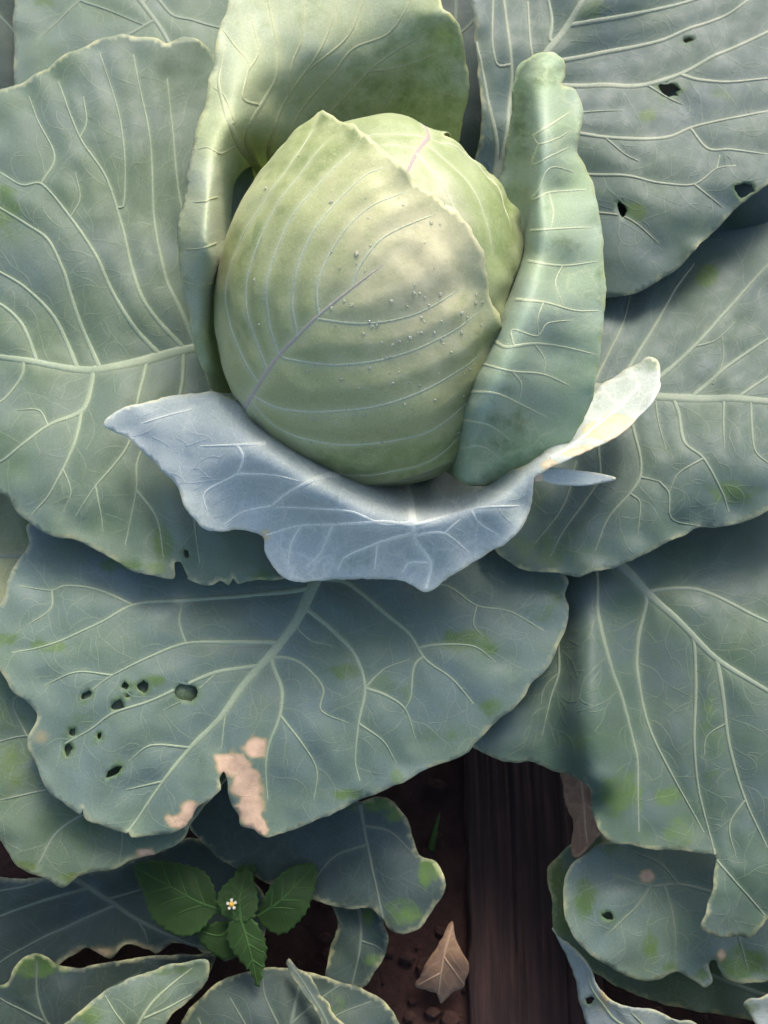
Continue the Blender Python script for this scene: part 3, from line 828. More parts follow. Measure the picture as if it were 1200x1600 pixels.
B_v = [([(540,560),(470,380),(425,300),(398,258),(376,230),(362,203),(350,168),(342,125),(352,60)],26,3),
 ([(398,250),(385,220),(392,192),(412,156),(430,124),(434,80),(428,40),(420,0),(415,-50)],9,4), ([(430,290),(420,240),(428,208),(440,172),(460,136),(492,92),(512,52),(528,0),(540,-50)],9,4),
 ([(450,150),(456,100),(472,60),(476,0)],5,2.5), ([(380,152),(388,100),(368,72),(344,40)],5,2.5), ([(388,110),(404,80),(392,24)],4,2), ([(366,190),(352,152),(332,136)],5,2.5), ([(480,110),(504,92),(544,56),(568,4),(585,-40)],5,3),
 ([(480,260),(490,215),(512,180),(536,156),(576,112),(612,84),(668,52)],7,3), ([(450,240),(460,195),(480,160),(520,116),(552,76),(608,52),(640,4),(660,-40)],7,3), ([(560,230),(592,180),(620,128),(624,108)],5,2), ([(576,112),(625,105),(690,80)],4,2),
 ([(342,308),(322,312),(300,316)],4,2), ([(338,380),(315,388),(290,390)],4,2), ([(345,240),(325,232),(308,236)],4,2), ([(335,440),(312,445),(290,440)],3,2), ([(400,290),(385,310),(366,320)],5,3), ([(420,320),(395,345),(372,360)],5,3)]
Bl = build_leaf('outer_leaf', cab, BASE, B_out, height_surface(B_h, 16), B_v, M_B, M_B_V,
           blots=[(395,30,20,30,.45),(485,20,30,30,.45),(655,35,40,30,.5),(285,350,8,50,.6),(290,440,8,40,.5),(305,540,12,40,.5),(640,140,110,75,.69),(700,90,60,90,.69),(560,190,90,50,.6),(380,300,30,80,.5)], seed=11, spacing=5.5, wave=.0008, quilt=.0004, lift=.05, groove=.0002, halo_w=.8, rim_px=3.0, fine=0)

# ---- the head
zc = CAM - HC; zc /= np.linalg.norm(zc)
hx = np.cross(np.array([0, 1.0, 0]), zc); hx /= np.linalg.norm(hx)
hy = np.cross(zc, hx)                      # picture-up side of the head
RAD = np.array([.0920, .1080, .0960])
ROLL = math.radians(-12)
ex = hx * math.cos(ROLL) + hy * math.sin(ROLL)
ey = -hx * math.sin(ROLL) + hy * math.cos(ROLL)
HR = 260.0


def head_dirs(Q):
    a = (Q[:, 0] - 580.0) / HR; b = (Q[:, 1] - 478.0) / HR
    th = np.sqrt(a * a + b * b) + 1e-9
    k_ = np.sin(th) / th
    return (a * k_)[:, None] * hx - (b * k_)[:, None] * hy + np.cos(th)[:, None] * zc


def head_point(D, off):
    dx = D @ ex; dy = D @ ey; dz = D @ zc
    r = 1.0 / np.sqrt((dx / RAD[0])**2 + (dy / RAD[1])**2 + (dz / RAD[2])**2)
    r = r * (1 + .018 * np.sin(3 * dx + 1.0 + 2 * dy) + .012 * np.sin(5 * dy - 2 * dx))
    return HC + D * (r + off)[:, None]


def head_surface(off, flare=None, width=22.0, amt=.003):
    fl = np.array(flare, float) if flare is not None else None
    fl = resample(fl, 10.0) if fl is not None else None

    def f(Q):
        o = np.full(len(Q), off)
        if fl is not None:
            d, _ = seg_dist(Q, fl)
            o = o + amt * np.exp(-d / width)
        return head_point(head_dirs(Q), o)
    return f


def hp(px, py):
    """picture point on the head -> chart of the head's surface"""
    for s in np.linspace(1, .5, 60):
        x = 580 + (px - 580) * s; y = 478 + (py - 478) * s
        r = rays(np.array(x), np.array(y)); r = r / np.linalg.norm(r)
        A = np.array([ex / RAD[0], ey / RAD[1], zc / RAD[2]])
        o = A @ (CAM - HC); d = A @ r
        B_ = o @ d; C_ = o @ o - 1; D_ = B_ * B_ - (d @ d) * C_
        if D_ >= 0:
            t = (-B_ - math.sqrt(D_)) / (d @ d)
            p = CAM + r * t - HC
            p /= np.linalg.norm(p)
            th = math.acos(max(-1, min(1, p @ zc)))
            vx, vy = p @ hx, -(p @ hy)
            q = math.hypot(vx, vy) + 1e-9
            return (580 + HR * th * vx / q, 478 + HR * th * vy / q)
    return (px, py)


def hd(theta, az):
    t = math.radians(theta) * HR
    return (580 + t * math.cos(math.radians(az)), 478 + t * math.sin(math.radians(az)))


def hps(l):
    return [hp(*p) for p in l]


full = [hd(172, a) for a in range(0, 360, 12)]
build_leaf('head', cab, BASE, full, head_surface(-.0095), [(hps([(640,200),(720,240),(790,300),(812,380)]),5,2), (hps([(760,215),(800,270),(820,330)]),5,2)], M_H, M_H_V, seed=12, spacing=11, thick=.0005, fine=0, midrib=False, wave=.0006, ripple=0, quilt=0, jitter=0)

W2_edge = hps([(700,192),(736,204),(765,214),(785,230),(804,268),(815,305),(822,360),(815,430)])
W2_out = W2_edge + hps([(790,520),(700,560),(560,420),(500,300)]) + [hd(80, 232), hd(112, 245), hd(120, 270), hd(100, 295)]
W2_v = [([hd(112, 280), hd(95, 282)] + hps([(674,196),(660,218),(648,240),(636,268),(625,300)]), 12, 6),
        (hps([(655,232),(690,275),(715,330),(738,395),(748,440)]), 7, 4), (hps([(668,210),(720,250),(755,310),(775,390)]), 4, 2), (hps([(672,200),(740,225),(785,280),(805,350)]), 4, 2), (hps([(665,200),(600,196),(550,200)]), 4, 2), (hps([(655,222),(610,215),(570,222)]), 4, 2)]
wl2 = build_leaf('wrapper_leaf', cab, BASE, W2_out, head_surface(-.0042, W2_edge, 20, .0012), W2_v, M_H_W2, M_H_V, vmat0=M_P2_V, halo_w=1.6, lift=.03, groove=.0001, seed=13, spacing=6, thick=.0006, wave=.0018, ripple=.0020, quilt=.0016, rim_px=2.4, fine=0,
           blots=[(*hp(790,330),50,90,.8),(*hp(590,200),60,40,.5)], burns=[(*hp(690,300),22,30,.45),(*hp(725,380),14,60,.45)])
W3_edge = hps([(500,186),(508,182),(518,196),(550,214),(586,237),(615,263),(643,297),(680,322),(711,350),(733,388),(750,445),(762,490),(775,522)])
W3_out = [hd(92, 236)] + W3_edge + hps([(800,560)]) + [hd(95, 22), hd(130, 25), hd(145, 60), hd(145, 100), hd(145, 140), hd(140, 180), hd(125, 215), hd(105, 232)]
W3_v = [([hd(120, 140), hd(98, 142)] + hps([(385,632),(400,606),(430,560),(465,525),(500,492),(550,452),(600,415),(625,395)]), 15, 2),
 (hps([(402,600),(368,540),(352,470),(370,390),(420,310),(470,240),(500,200)]),6,3), (hps([(415,580),(392,520),(385,450),(410,370),(460,290),(520,222)]),6,3), (hps([(432,558),(418,500),(422,430),(455,350),(510,280),(562,236)]),6,3),
 (hps([(465,525),(458,470),(475,400),(515,335),(570,282),(610,268)]),6,2.5), (hps([(500,492),(498,450),(520,395),(570,335),(640,305)]),5,2), (hps([(550,452),(562,420),(600,375),(680,340)]),4,2),
 (hps([(395,620),(440,640),(520,642),(620,622),(720,575),(765,535)]),6,3), (hps([(395,628),(430,668),(500,690),(600,686),(690,655),(745,610)]),6,3), (hps([(392,632),(420,690),(480,728),(580,738),(670,712),(725,665)]),6,3),
 (hps([(440,560),(520,570),(620,555),(700,520),(750,480)]),5,2), (hps([(500,498),(570,505),(650,490),(720,450)]),4,2), (hps([(470,730),(540,760),(620,765),(690,735)]),5,3)]
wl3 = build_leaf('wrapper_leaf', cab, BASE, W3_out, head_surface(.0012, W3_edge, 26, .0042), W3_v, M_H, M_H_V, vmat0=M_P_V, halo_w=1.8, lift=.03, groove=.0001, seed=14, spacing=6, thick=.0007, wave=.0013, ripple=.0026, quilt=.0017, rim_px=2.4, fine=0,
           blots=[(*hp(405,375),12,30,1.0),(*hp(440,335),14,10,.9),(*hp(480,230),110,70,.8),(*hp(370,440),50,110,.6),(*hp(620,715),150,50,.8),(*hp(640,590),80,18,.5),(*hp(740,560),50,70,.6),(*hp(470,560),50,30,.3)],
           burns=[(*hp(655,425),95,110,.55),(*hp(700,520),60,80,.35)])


# ---- the upright leaf hugging the right side of the head
C_out = [(822,92),(840,84),(862,80),(880,90),(884,102),(880,125),(876,135),(893,140),(905,155),(912,178),(908,205),(904,238),(918,265),(930,300),(938,350),(945,410),(946,470),(940,530),(932,590),(925,625),(905,665),(890,690),(860,718),(830,740),(800,752),(770,760),(740,762),(718,752),(700,740),(640,700),(600,640),(640,560),(740,400),(775,300),(790,240),(798,200),(800,140),(808,105)]
C_h = (ridge([(836,96,21.2),(826,130,21.2),(825,200,21.0),(828,250,21.1),(829,330,21.0),(825,395,20.7),(800,460,20.3),(764,540,19.3),(740,590,18.3),(726,640,17.2),(717,700,15),(714,745,13)], 18)
       + ridge([(812,110,18.4),(809,140,17.4),(808,200,16.4),(809,250,16.2),(808,330,16),(800,390,15.5),(776,450,14.5),(740,530,13.5),(716,582,12.5),(703,640,11),(697,700,9),(695,740,8)], 18)
       + ridge([(865,82,21.6),(884,120,21),(908,180,20.8),(906,235,20.4),(930,310,19.9),(945,420,19.0),(941,530,17.5),(925,620,15.6),(888,690,13.6),(830,738,12),(770,758,11.6)], 40)
       + [(620,640,2),(740,420,10),(780,290,13.5),(872,300,21.0),(884,420,20.2),(862,550,18.6),(822,650,16.6),(770,720,13.8)])
C_v = [([(832,212),(867,191),(892,174)],5,2.5), ([(841,225),(874,215),(892,203)],4,2), ([(830,256),(862,243),(895,228)],5,2.5), ([(838,300),(862,262),(900,270)],4,2), ([(830,312),(860,300),(920,296)],6,2.5), ([(828,360),(870,357),(930,355)],5,2.5),
 ([(824,407),(880,415),(940,407)],6,2.5), ([(805,467),(850,472),(900,485),(943,485)],6,2.5), ([(768,530),(790,542),(835,537),(880,542),(935,555)],7,2.5), ([(752,568),(800,580),(850,585),(895,605)],5,2.5),
 ([(733,612),(775,615),(810,630),(860,655)],6,2.5), ([(722,655),(765,665),(800,690)],4,2), ([(800,515),(840,525),(855,505),(900,500)],4,2), ([(850,472),(840,500),(842,530)],3,2), ([(880,415),(870,440),(880,480)],3,2), ([(860,300),(866,330),(862,357)],3,2), ([(835,537),(850,560),(850,585)],3,2), ([(800,580),(815,600),(810,630)],3,2),
 ([(718,700),(755,700),(790,725)],4,2)]
Cl = build_leaf('outer_leaf', cab, BASE, C_out, height_surface(C_h, 12), C_v, M_C, M_C_V, blots=[(850,115,22,22,.6),(812,180,12,70,.69),(790,660,50,60,.4),(940,470,8,60,.5),(880,380,30,20,.4)], seed=15, spacing=5.5, midrib=False, wave=.0007, quilt=.0004, ripple=.0010, rim_px=2.8, lift=.03, groove=.0001, halo_w=.9, fine=0)

# ---- the pale leaf folded out in front of the head
D_out = [(162,660),(185,643),(225,630),(262,622),(300,617),(340,617),(365,622),(385,635),(400,650),(430,640),(560,660),(650,680),(700,700),(760,735),(820,728),(850,705),(880,675),(905,640),(935,605),(970,580),(1005,563),(1028,567),(1031,585),(1030,610),(1015,635),(995,655),(965,680),(930,700),(895,716),(865,728),(846,738),(834,746),(832,770),(828,795),(812,825),(785,850),(755,870),(715,893),(690,910),(666,926),(648,918),(630,908),(600,904),(560,905),(520,906),(490,906),(460,910),(440,900),(425,882),(414,860),(410,838),(395,830),(370,828),(345,831),(320,826),(300,808),(290,792),(282,770),(268,750),(248,728),(230,712),(212,697),(200,685),(180,675)]
D_h = ridge([(162,660,12.4),(225,632,13.2),(300,618,13.6),(350,620,13.6),(385,640,13.8),(405,668,14.3),(440,696,14.6),(500,732,14.6),(560,768,14.2),(620,794,13.7),(660,800,13.3),(720,790,13.2),(780,768,13.4),(830,740,13.8),(870,707,13.9),(910,660,13.1),(950,612,12.0),(1000,572,11.8)], 24) + ridge([(418,655,11),(470,690,10.6),(530,722,10),(590,752,9.4),(650,770,9),(710,765,9.4),(765,745,10.4)], 24) + [(600,690,4),(480,660,6),(560,665,3.5),(700,715,7),
       (200,685,12),(260,742,12.2),(300,806,11.8),(345,830,11.4),(412,842,11.2),(440,900,10.6),(520,906,10.6),(600,904,10.7),(666,924,10.0),(755,870,11.0),(828,795,12),(833,756,13.2),(900,712,14.2),(965,680,14.3),(1030,608,13.8),(990,620,13.2),
       (300,720,13),(400,770,12.9),(500,830,12.2),(640,860,11.7),(740,830,12.2),(250,670,13.2)]
D_v = [([(610,690),(635,760),(645,805),(648,845),(672,880),(665,922)],14,4), ([(530,740),(500,746),(450,770),(425,790)],8,4), ([(415,692),(370,695),(310,697)],5,2), ([(370,695),(380,715),(370,740),(320,770),(325,805)],4,2), ([(370,740),(425,742),(470,752)],4,2),
 ([(645,815),(600,820),(550,800),(500,795),(430,792)],5,2), ([(645,822),(600,816),(520,820),(470,822),(415,836)],6,2.5), ([(520,820),(500,865),(480,885)],5,2), ([(645,835),(590,850),(540,870),(528,890)],5,2), ([(590,850),(585,890)],4,2), ([(650,820),(735,795),(815,790)],6,2.5), ([(735,795),(750,820),(778,836)],4,2), ([(650,838),(695,835),(735,865)],5,2), ([(695,835),(720,812)],3,2), ([(300,640),(260,650),(220,662)],3,2), ([(425,790),(380,800),(350,820)],3,2), ([(672,880),(640,880),(630,895)],4,2), ([(470,822),(455,850),(450,880)],4,2), ([(860,715),(900,690),(960,640),(1000,600)],4,2)]
D_v = [(v[0], v[1] * 1.4, v[2] * 1.5) for v in D_v]
Dl = build_leaf('outer_leaf', cab, BASE, D_out, height_surface(D_h, 16), D_v, M_D, M_D_V, blots=[(550,880,40,16,.5),(680,890,20,30,.4),(1010,570,24,12,.8),(925,610,20,20,.7),(720,860,40,20,.3)],
           burns=[(945,672,34,14,1.0),(965,660,26,13,1.0),(905,706,30,8,.9),(860,728,16,7,.8),(415,835,6,8,.6)], seed=16, spacing=5.5, wave=.0006, quilt=.0006, ripple=.0012, lift=.06, groove=.0002, halo_w=.9, fine=.7)
S_out = [(836,752),(838,738),(856,731),(890,733),(925,738),(950,743),(962,748),(940,755),(905,759),(870,757),(850,752)]
build_leaf('torn_strip', Dl, BASE, S_out, height_surface([(838,745,13.0),(870,735,12.9),(870,757,12.6),(910,748,12.7),(960,748,12.0),(920,737,12.7),(920,758,12.4)]), [], M_D, M_D_V, burns=[(840,746,9,9,1.0)], seed=17, spacing=3.5, wave=.0004, quilt=0, ripple=.0004, jitter=.5)

tag(Bl, 'pale yellow-green cupped leaf curling round the back of the head')
tag(Cl, 'light sea-green leaf standing upright against the head')
tag(Gl, 'blue-green leaf with insect holes and a scorched tan notch')
tag(Yl, 'yellowing old leaf showing beside the chewed leaf')
tag(Dl, 'silvery blue leaf folded outward with a cream scorched edge')
tag(wl3, 'pale green wrapper leaf with a mauve midrib and dew drops')

# ---- dew on the head
def dew():
    rg = random.Random(5)
    V = []; F = []
    n = 0
    W = []
    for i in range(110):
        if i < 75:
            px = rg.gauss(640, 70); py = rg.gauss(500, 75)
        else:
            px = rg.uniform(400, 770); py = rg.uniform(230, 740)
        W.append((px, py))
    q = np.array([hp(*w) for w in W])
    me = wl3.data
    co = np.empty(len(me.vertices) * 3, np.float32); me.vertices.foreach_get('co', co)
    ch = np.empty(len(me.vertices) * 3, np.float32); me.attributes['leafco'].data.foreach_get('vector', ch)
    co = co.reshape(-1, 3) + BASE; ch = ch.reshape(-1, 3)[:, :2] * 100
    S = np.array([co[((ch - p_) ** 2).sum(1).argmin()] for p_ in q])
    for (w, s_) in zip(W, S):
        # keep the drops on the front leaf only
        if not inside(np.array([hp(*w)]), resample(W3_out, 12, True))[0]:
            continue
        nn = (s_ - HC) / np.linalg.norm(s_ - HC)
        t1 = np.cross(nn, [0, 0, 1.0]); t1 /= np.linalg.norm(t1); t2 = np.cross(nn, t1)
        r = rg.uniform(.0003, .0010) * (1.25 if rg.random() < .15 else 1)
        b = len(V)
        for j, (hh, rr) in enumerate([(-.15, 1.0), (.22, .96), (.48, .74), (.62, .36)]):
            for k in range(8):
                a = k * math.pi / 4
                V.append(s_ + nn * r * hh + (t1 * math.cos(a) + t2 * math.sin(a) * 1.12) * r * rr)
        V.append(s_ + nn * r * .66)
        for j in range(3):
            for k in range(8):
                F.append((b+j*8+k, b+j*8+(k+1) % 8, b+(j+1)*8+(k+1) % 8, b+(j+1)*8+k))
        for k in range(8):
            F.append((b+24+k, b+24+(k+1) % 8, b+32))
    k = NT('water')
    p = k.n('ShaderNodeBsdfPrincipled')
    p.inputs['Base Color'].default_value = (.80, .82, .72, 1); p.inputs['Roughness'].default_value = .06
    p.inputs['Transmission Weight'].default_value = .75; p.inputs['IOR'].default_value = 1.33
    k.t.links.new(p.outputs[0], k.out.inputs[0])
    tag(mesh_object('dew_drops', V, F, k.m), 'tiny clear dew drops beaded on the pale cabbage head', 'dew', None, 'stuff')


dew()

# ================================================================== neighbouring plants
def ground_at(px, py):
    return at(np.array(float(px)), np.array(float(py)), np.array(-H0))


# ---- bottom left neighbour
nb = ground_at(190, 1760); nb[2] = 0
n1 = empty('cabbage', nb, 'young cabbage with wavy-edged leaves coloured dark for the shade below the weed', 'cabbage')
stem(n1, nb - np.array([0, 0, .01]), nb + np.array([0, 0, .05]), .012, .018)
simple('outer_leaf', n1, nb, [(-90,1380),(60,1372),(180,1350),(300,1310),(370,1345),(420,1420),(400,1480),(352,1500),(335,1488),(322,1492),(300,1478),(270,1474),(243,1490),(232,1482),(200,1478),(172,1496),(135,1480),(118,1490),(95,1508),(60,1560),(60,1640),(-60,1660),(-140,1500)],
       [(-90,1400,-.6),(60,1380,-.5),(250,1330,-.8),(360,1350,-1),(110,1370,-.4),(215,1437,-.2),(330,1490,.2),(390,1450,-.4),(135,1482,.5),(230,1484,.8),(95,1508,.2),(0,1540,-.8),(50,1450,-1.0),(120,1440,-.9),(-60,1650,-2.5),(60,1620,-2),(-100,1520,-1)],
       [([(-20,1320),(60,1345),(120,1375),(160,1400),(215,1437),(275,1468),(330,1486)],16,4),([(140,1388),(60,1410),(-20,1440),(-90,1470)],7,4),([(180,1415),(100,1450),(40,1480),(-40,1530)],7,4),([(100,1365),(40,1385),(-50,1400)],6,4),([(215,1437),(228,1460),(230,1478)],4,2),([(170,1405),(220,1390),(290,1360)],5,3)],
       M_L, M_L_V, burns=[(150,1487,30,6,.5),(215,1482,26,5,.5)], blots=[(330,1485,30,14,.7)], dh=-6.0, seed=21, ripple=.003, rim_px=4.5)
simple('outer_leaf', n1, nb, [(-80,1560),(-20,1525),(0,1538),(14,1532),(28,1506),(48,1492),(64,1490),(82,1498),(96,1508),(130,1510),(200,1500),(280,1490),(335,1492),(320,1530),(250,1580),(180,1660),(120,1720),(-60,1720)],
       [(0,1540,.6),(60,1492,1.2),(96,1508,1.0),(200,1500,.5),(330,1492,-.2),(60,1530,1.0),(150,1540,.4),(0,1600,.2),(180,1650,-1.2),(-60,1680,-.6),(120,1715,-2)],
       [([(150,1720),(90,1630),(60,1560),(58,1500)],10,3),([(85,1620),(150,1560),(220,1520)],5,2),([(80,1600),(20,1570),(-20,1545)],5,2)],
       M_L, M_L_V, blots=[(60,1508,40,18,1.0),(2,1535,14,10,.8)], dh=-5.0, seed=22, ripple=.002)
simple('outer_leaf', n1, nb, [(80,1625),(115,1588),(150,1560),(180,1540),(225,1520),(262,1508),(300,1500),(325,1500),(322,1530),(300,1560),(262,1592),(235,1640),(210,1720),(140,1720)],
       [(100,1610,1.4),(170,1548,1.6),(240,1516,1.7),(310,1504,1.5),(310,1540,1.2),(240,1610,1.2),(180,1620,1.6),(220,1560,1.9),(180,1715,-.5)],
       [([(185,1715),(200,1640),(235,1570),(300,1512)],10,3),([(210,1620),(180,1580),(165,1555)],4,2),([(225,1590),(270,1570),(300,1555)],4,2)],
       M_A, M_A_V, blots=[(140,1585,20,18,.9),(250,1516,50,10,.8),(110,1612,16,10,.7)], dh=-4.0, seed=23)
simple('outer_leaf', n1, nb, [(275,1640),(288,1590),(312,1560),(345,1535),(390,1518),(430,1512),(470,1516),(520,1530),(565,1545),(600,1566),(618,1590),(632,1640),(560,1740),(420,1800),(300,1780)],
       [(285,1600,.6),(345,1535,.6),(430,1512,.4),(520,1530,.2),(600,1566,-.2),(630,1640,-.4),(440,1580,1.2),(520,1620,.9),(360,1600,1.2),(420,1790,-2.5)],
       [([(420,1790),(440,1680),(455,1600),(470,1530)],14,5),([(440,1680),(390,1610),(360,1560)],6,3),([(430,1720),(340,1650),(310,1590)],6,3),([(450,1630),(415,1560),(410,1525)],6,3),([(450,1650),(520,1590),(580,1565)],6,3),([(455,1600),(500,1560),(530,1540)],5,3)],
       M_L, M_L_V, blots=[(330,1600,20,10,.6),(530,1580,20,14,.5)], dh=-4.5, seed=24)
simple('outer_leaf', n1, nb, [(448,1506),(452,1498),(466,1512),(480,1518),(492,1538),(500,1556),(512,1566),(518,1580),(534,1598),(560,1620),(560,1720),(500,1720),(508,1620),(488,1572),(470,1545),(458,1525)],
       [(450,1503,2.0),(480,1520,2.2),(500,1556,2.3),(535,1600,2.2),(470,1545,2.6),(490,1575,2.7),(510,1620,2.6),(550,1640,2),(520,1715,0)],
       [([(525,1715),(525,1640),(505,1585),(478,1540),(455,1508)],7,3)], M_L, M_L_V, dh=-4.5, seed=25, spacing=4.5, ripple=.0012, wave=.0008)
# ---- bottom right neighbour
M_P = leaf_material('leaf_pale_blue', wax=(.27, .32, .33), wax2=(.23, .29, .28), vein=(.40, .45, .40), net=.15)
nb = ground_at(1240, 1720); nb[2] = 0
n2 = empty('cabbage', nb, 'low cabbage under the folded leaf, with a hole in its rounded green leaf', 'cabbage')
stem(n2, nb - np.array([0, 0, .01]), nb + np.array([0, 0, .05]), .012, .018)
simple('outer_leaf', n2, nb, [(962,1312),(940,1316),(912,1335),(895,1350),(884,1370),(880,1400),(883,1430),(892,1455),(910,1480),(940,1502),(975,1522),(1005,1532),(1030,1530),(1046,1521),(1062,1520),(1080,1530),(1098,1538),(1112,1532),(1108,1514),(1108,1500),(1118,1498),(1124,1512),(1134,1527),(1155,1536),(1185,1534),(1220,1524),(1320,1500),(1300,1350),(1230,1280),(1100,1230),(1000,1260)],
       [(950,1315,1.2),(884,1380,1.4),(890,1450,1.2),(940,1500,.8),(1005,1530,.5),(1060,1520,.9),(1100,1535,.7),(1016,1382,1.5),(960,1420,1.7),(1050,1450,1.4),(1180,1532,.6),(1120,1495,1.2),(1180,1480,1.2),(1300,1450,.4),(1100,1260,-.2),(1200,1320,.4)],
       [([(1300,1440),(1200,1420),(1120,1395),(1060,1382),(1016,1384),(958,1366)],11,3),([(1016,1384),(996,1417),(978,1435),(950,1460)],5,2),([(1037,1384),(1051,1426),(1057,1470),(1057,1510)],5,2),([(1060,1382),(1030,1350),(990,1330)],4,2),([(1120,1395),(1150,1450),(1170,1520)],5,2)],
       M_G, M_E_V, holes=[(950,1432,14,8,20)], blots=[(912,1410,16,36,.9),(1015,1478,12,24,.9),(1160,1505,40,26,1.0),(1045,1512,16,8,.8),(1095,1525,12,10,.8),(950,1325,26,10,.5)], burns=[(1012,1370,9,9,.8),(1125,1490,8,8,.7)], dh=-2.5, seed=26)
simple('outer_leaf', n2, nb, [(930,1290),(900,1310),(868,1340),(855,1358),(857,1380),(862,1398),(862,1425),(866,1455),(885,1480),(930,1520),(1010,1560),(1100,1580),(1280,1600),(1250,1480),(1060,1400),(960,1330)],
       [(930,1300,-1.8),(857,1370,-1.6),(862,1425,-1.7),(880,1475,-1.9),(1000,1550,-2.2),(1100,1480,-1.6),(960,1400,-1.4),(1260,1560,-2)], [([(1260,1580),(1080,1510),(960,1430),(900,1350)],9,3)], M_O, M_E_V, blots=[(865,1400,30,80,.9)], dh=-4.0, seed=27)
simple('outer_leaf', n2, nb, [(862,1452),(872,1462),(888,1472),(905,1488),(920,1510),(930,1530),(945,1550),(968,1567),(995,1572),(1020,1578),(1055,1592),(1085,1596),(1120,1625),(1240,1660),(1260,1740),(1120,1780),(980,1740),(935,1660),(925,1615),(915,1575),(902,1535),(884,1490)],
       [(864,1455,-.6),(905,1490,-.2),(930,1530,.1),(968,1566,.4),(1020,1578,.5),(1085,1598,.3),(884,1488,-1.0),(905,1540,-1.4),(925,1610,-1.8),(960,1620,-.6),(1040,1640,-.2),(1200,1690,-.8),(1100,1770,-2),(980,1730,-1.8)],
       [([(1240,1700),(1120,1660),(1020,1620),(960,1590),(915,1520)],10,3),([(1020,1620),(1000,1596),(985,1578)],4,2)], M_P, M_A_V, holes=[(925,1560,8,9,30)], blots=[(930,1565,14,14,.5)], burns=[(945,1555,8,26,.4)], dh=-3.0, seed=28, spacing=5)
simple('outer_leaf', n2, nb, [(1164,1572),(1172,1562),(1186,1560),(1200,1552),(1240,1540),(1330,1580),(1320,1700),(1230,1720),(1195,1620),(1180,1598)],
       [(1166,1570,.6),(1200,1555,.8),(1260,1570,1),(1195,1610,.4),(1250,1700,-1),(1310,1640,0)], [([(1250,1710),(1240,1640),(1200,1580)],8,3)], M_P, M_A_V, blots=[(1176,1574,14,12,.8)], dh=-3.0, seed=29, spacing=5)
for (pl, b_, cx) in ((n1, n1.location, 190), (n2, n2.location, 1180)):  # unseen upright leaves added past the frame edge to block sky light
    b_ = np.array(b_)
    simple('outer_leaf', pl, b_, [(cx-40,1840),(cx-180,1810),(cx-330,1760),(cx-360,1720),(cx-280,1690),(cx-120,1676),(cx+60,1672),(cx+220,1682),(cx+310,1715),(cx+300,1760),(cx+170,1810),(cx+40,1840)],
           [(cx,1838,-8),(cx-200,1800,-3),(cx+200,1800,-3),(cx-340,1740,4),(cx+300,1735,4),(cx,1760,2),(cx-250,1692,8),(cx,1676,9),(cx+220,1688,8)],
           [([(cx,1838),(cx+5,1780),(cx+8,1720),(cx+10,1680)],12,4),([(cx+4,1790),(cx-120,1750),(cx-230,1710)],6,3),([(cx+4,1790),(cx+120,1750),(cx+220,1710)],6,3)], M_A, M_A_V, seed=60 + cx, spacing=10, fine=0)
# ---- top left neighbour
nb = at(np.array(70.), np.array(-300.), np.array(7.5)); nb[2] = 0
n3 = empty('cabbage', nb, 'cabbage behind, only a broad grey-green leaf of it in view', 'cabbage')
stem(n3, nb - np.array([0, 0, .01]), nb + np.array([0, 0, .172]), .016, .022)
simple('outer_leaf', n3, nb, [(26,-120),(24,0),(24,60),(22,120),(30,170),(80,200),(200,220),(330,200),(420,120),(440,0),(400,-160),(250,-300),(100,-330),(40,-240)],
       [(24,0,8.4),(24,120,7.8),(100,190,7.6),(300,190,7.8),(400,60,8.6),(200,80,8.8),(200,-60,9.4),(100,-300,8),(350,-160,8.6),(60,-150,8.6)],
       [([(100,-320),(130,-200),(180,-60),(260,60),(310,190)],16,5),([(240,-10),(270,22),(300,30),(345,42),(400,50)],6,3),([(190,-60),(120,0),(60,60)],6,3),([(240,30),(170,70),(100,110),(60,170)],6,3),([(130,0),(180,18),(230,40)],4,2)],
       M_A, M_E_V, blots=[(70,4,20,10,.7)], seed=30)

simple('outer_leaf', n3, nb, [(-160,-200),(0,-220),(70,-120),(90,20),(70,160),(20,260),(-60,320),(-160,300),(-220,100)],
       [(0,-200,6),(80,0,5),(40,200,4),(-60,300,3.5),(-180,100,5),(-40,60,5.6)], [([(0,-215),(-20,-60),(-30,120),(-60,300)],12,4),([(-25,0),(30,60),(60,130)],6,3),([(-25,-20),(-100,60),(-160,120)],6,3)], M_L, M_L_V, seed=32, spacing=9, fine=0)

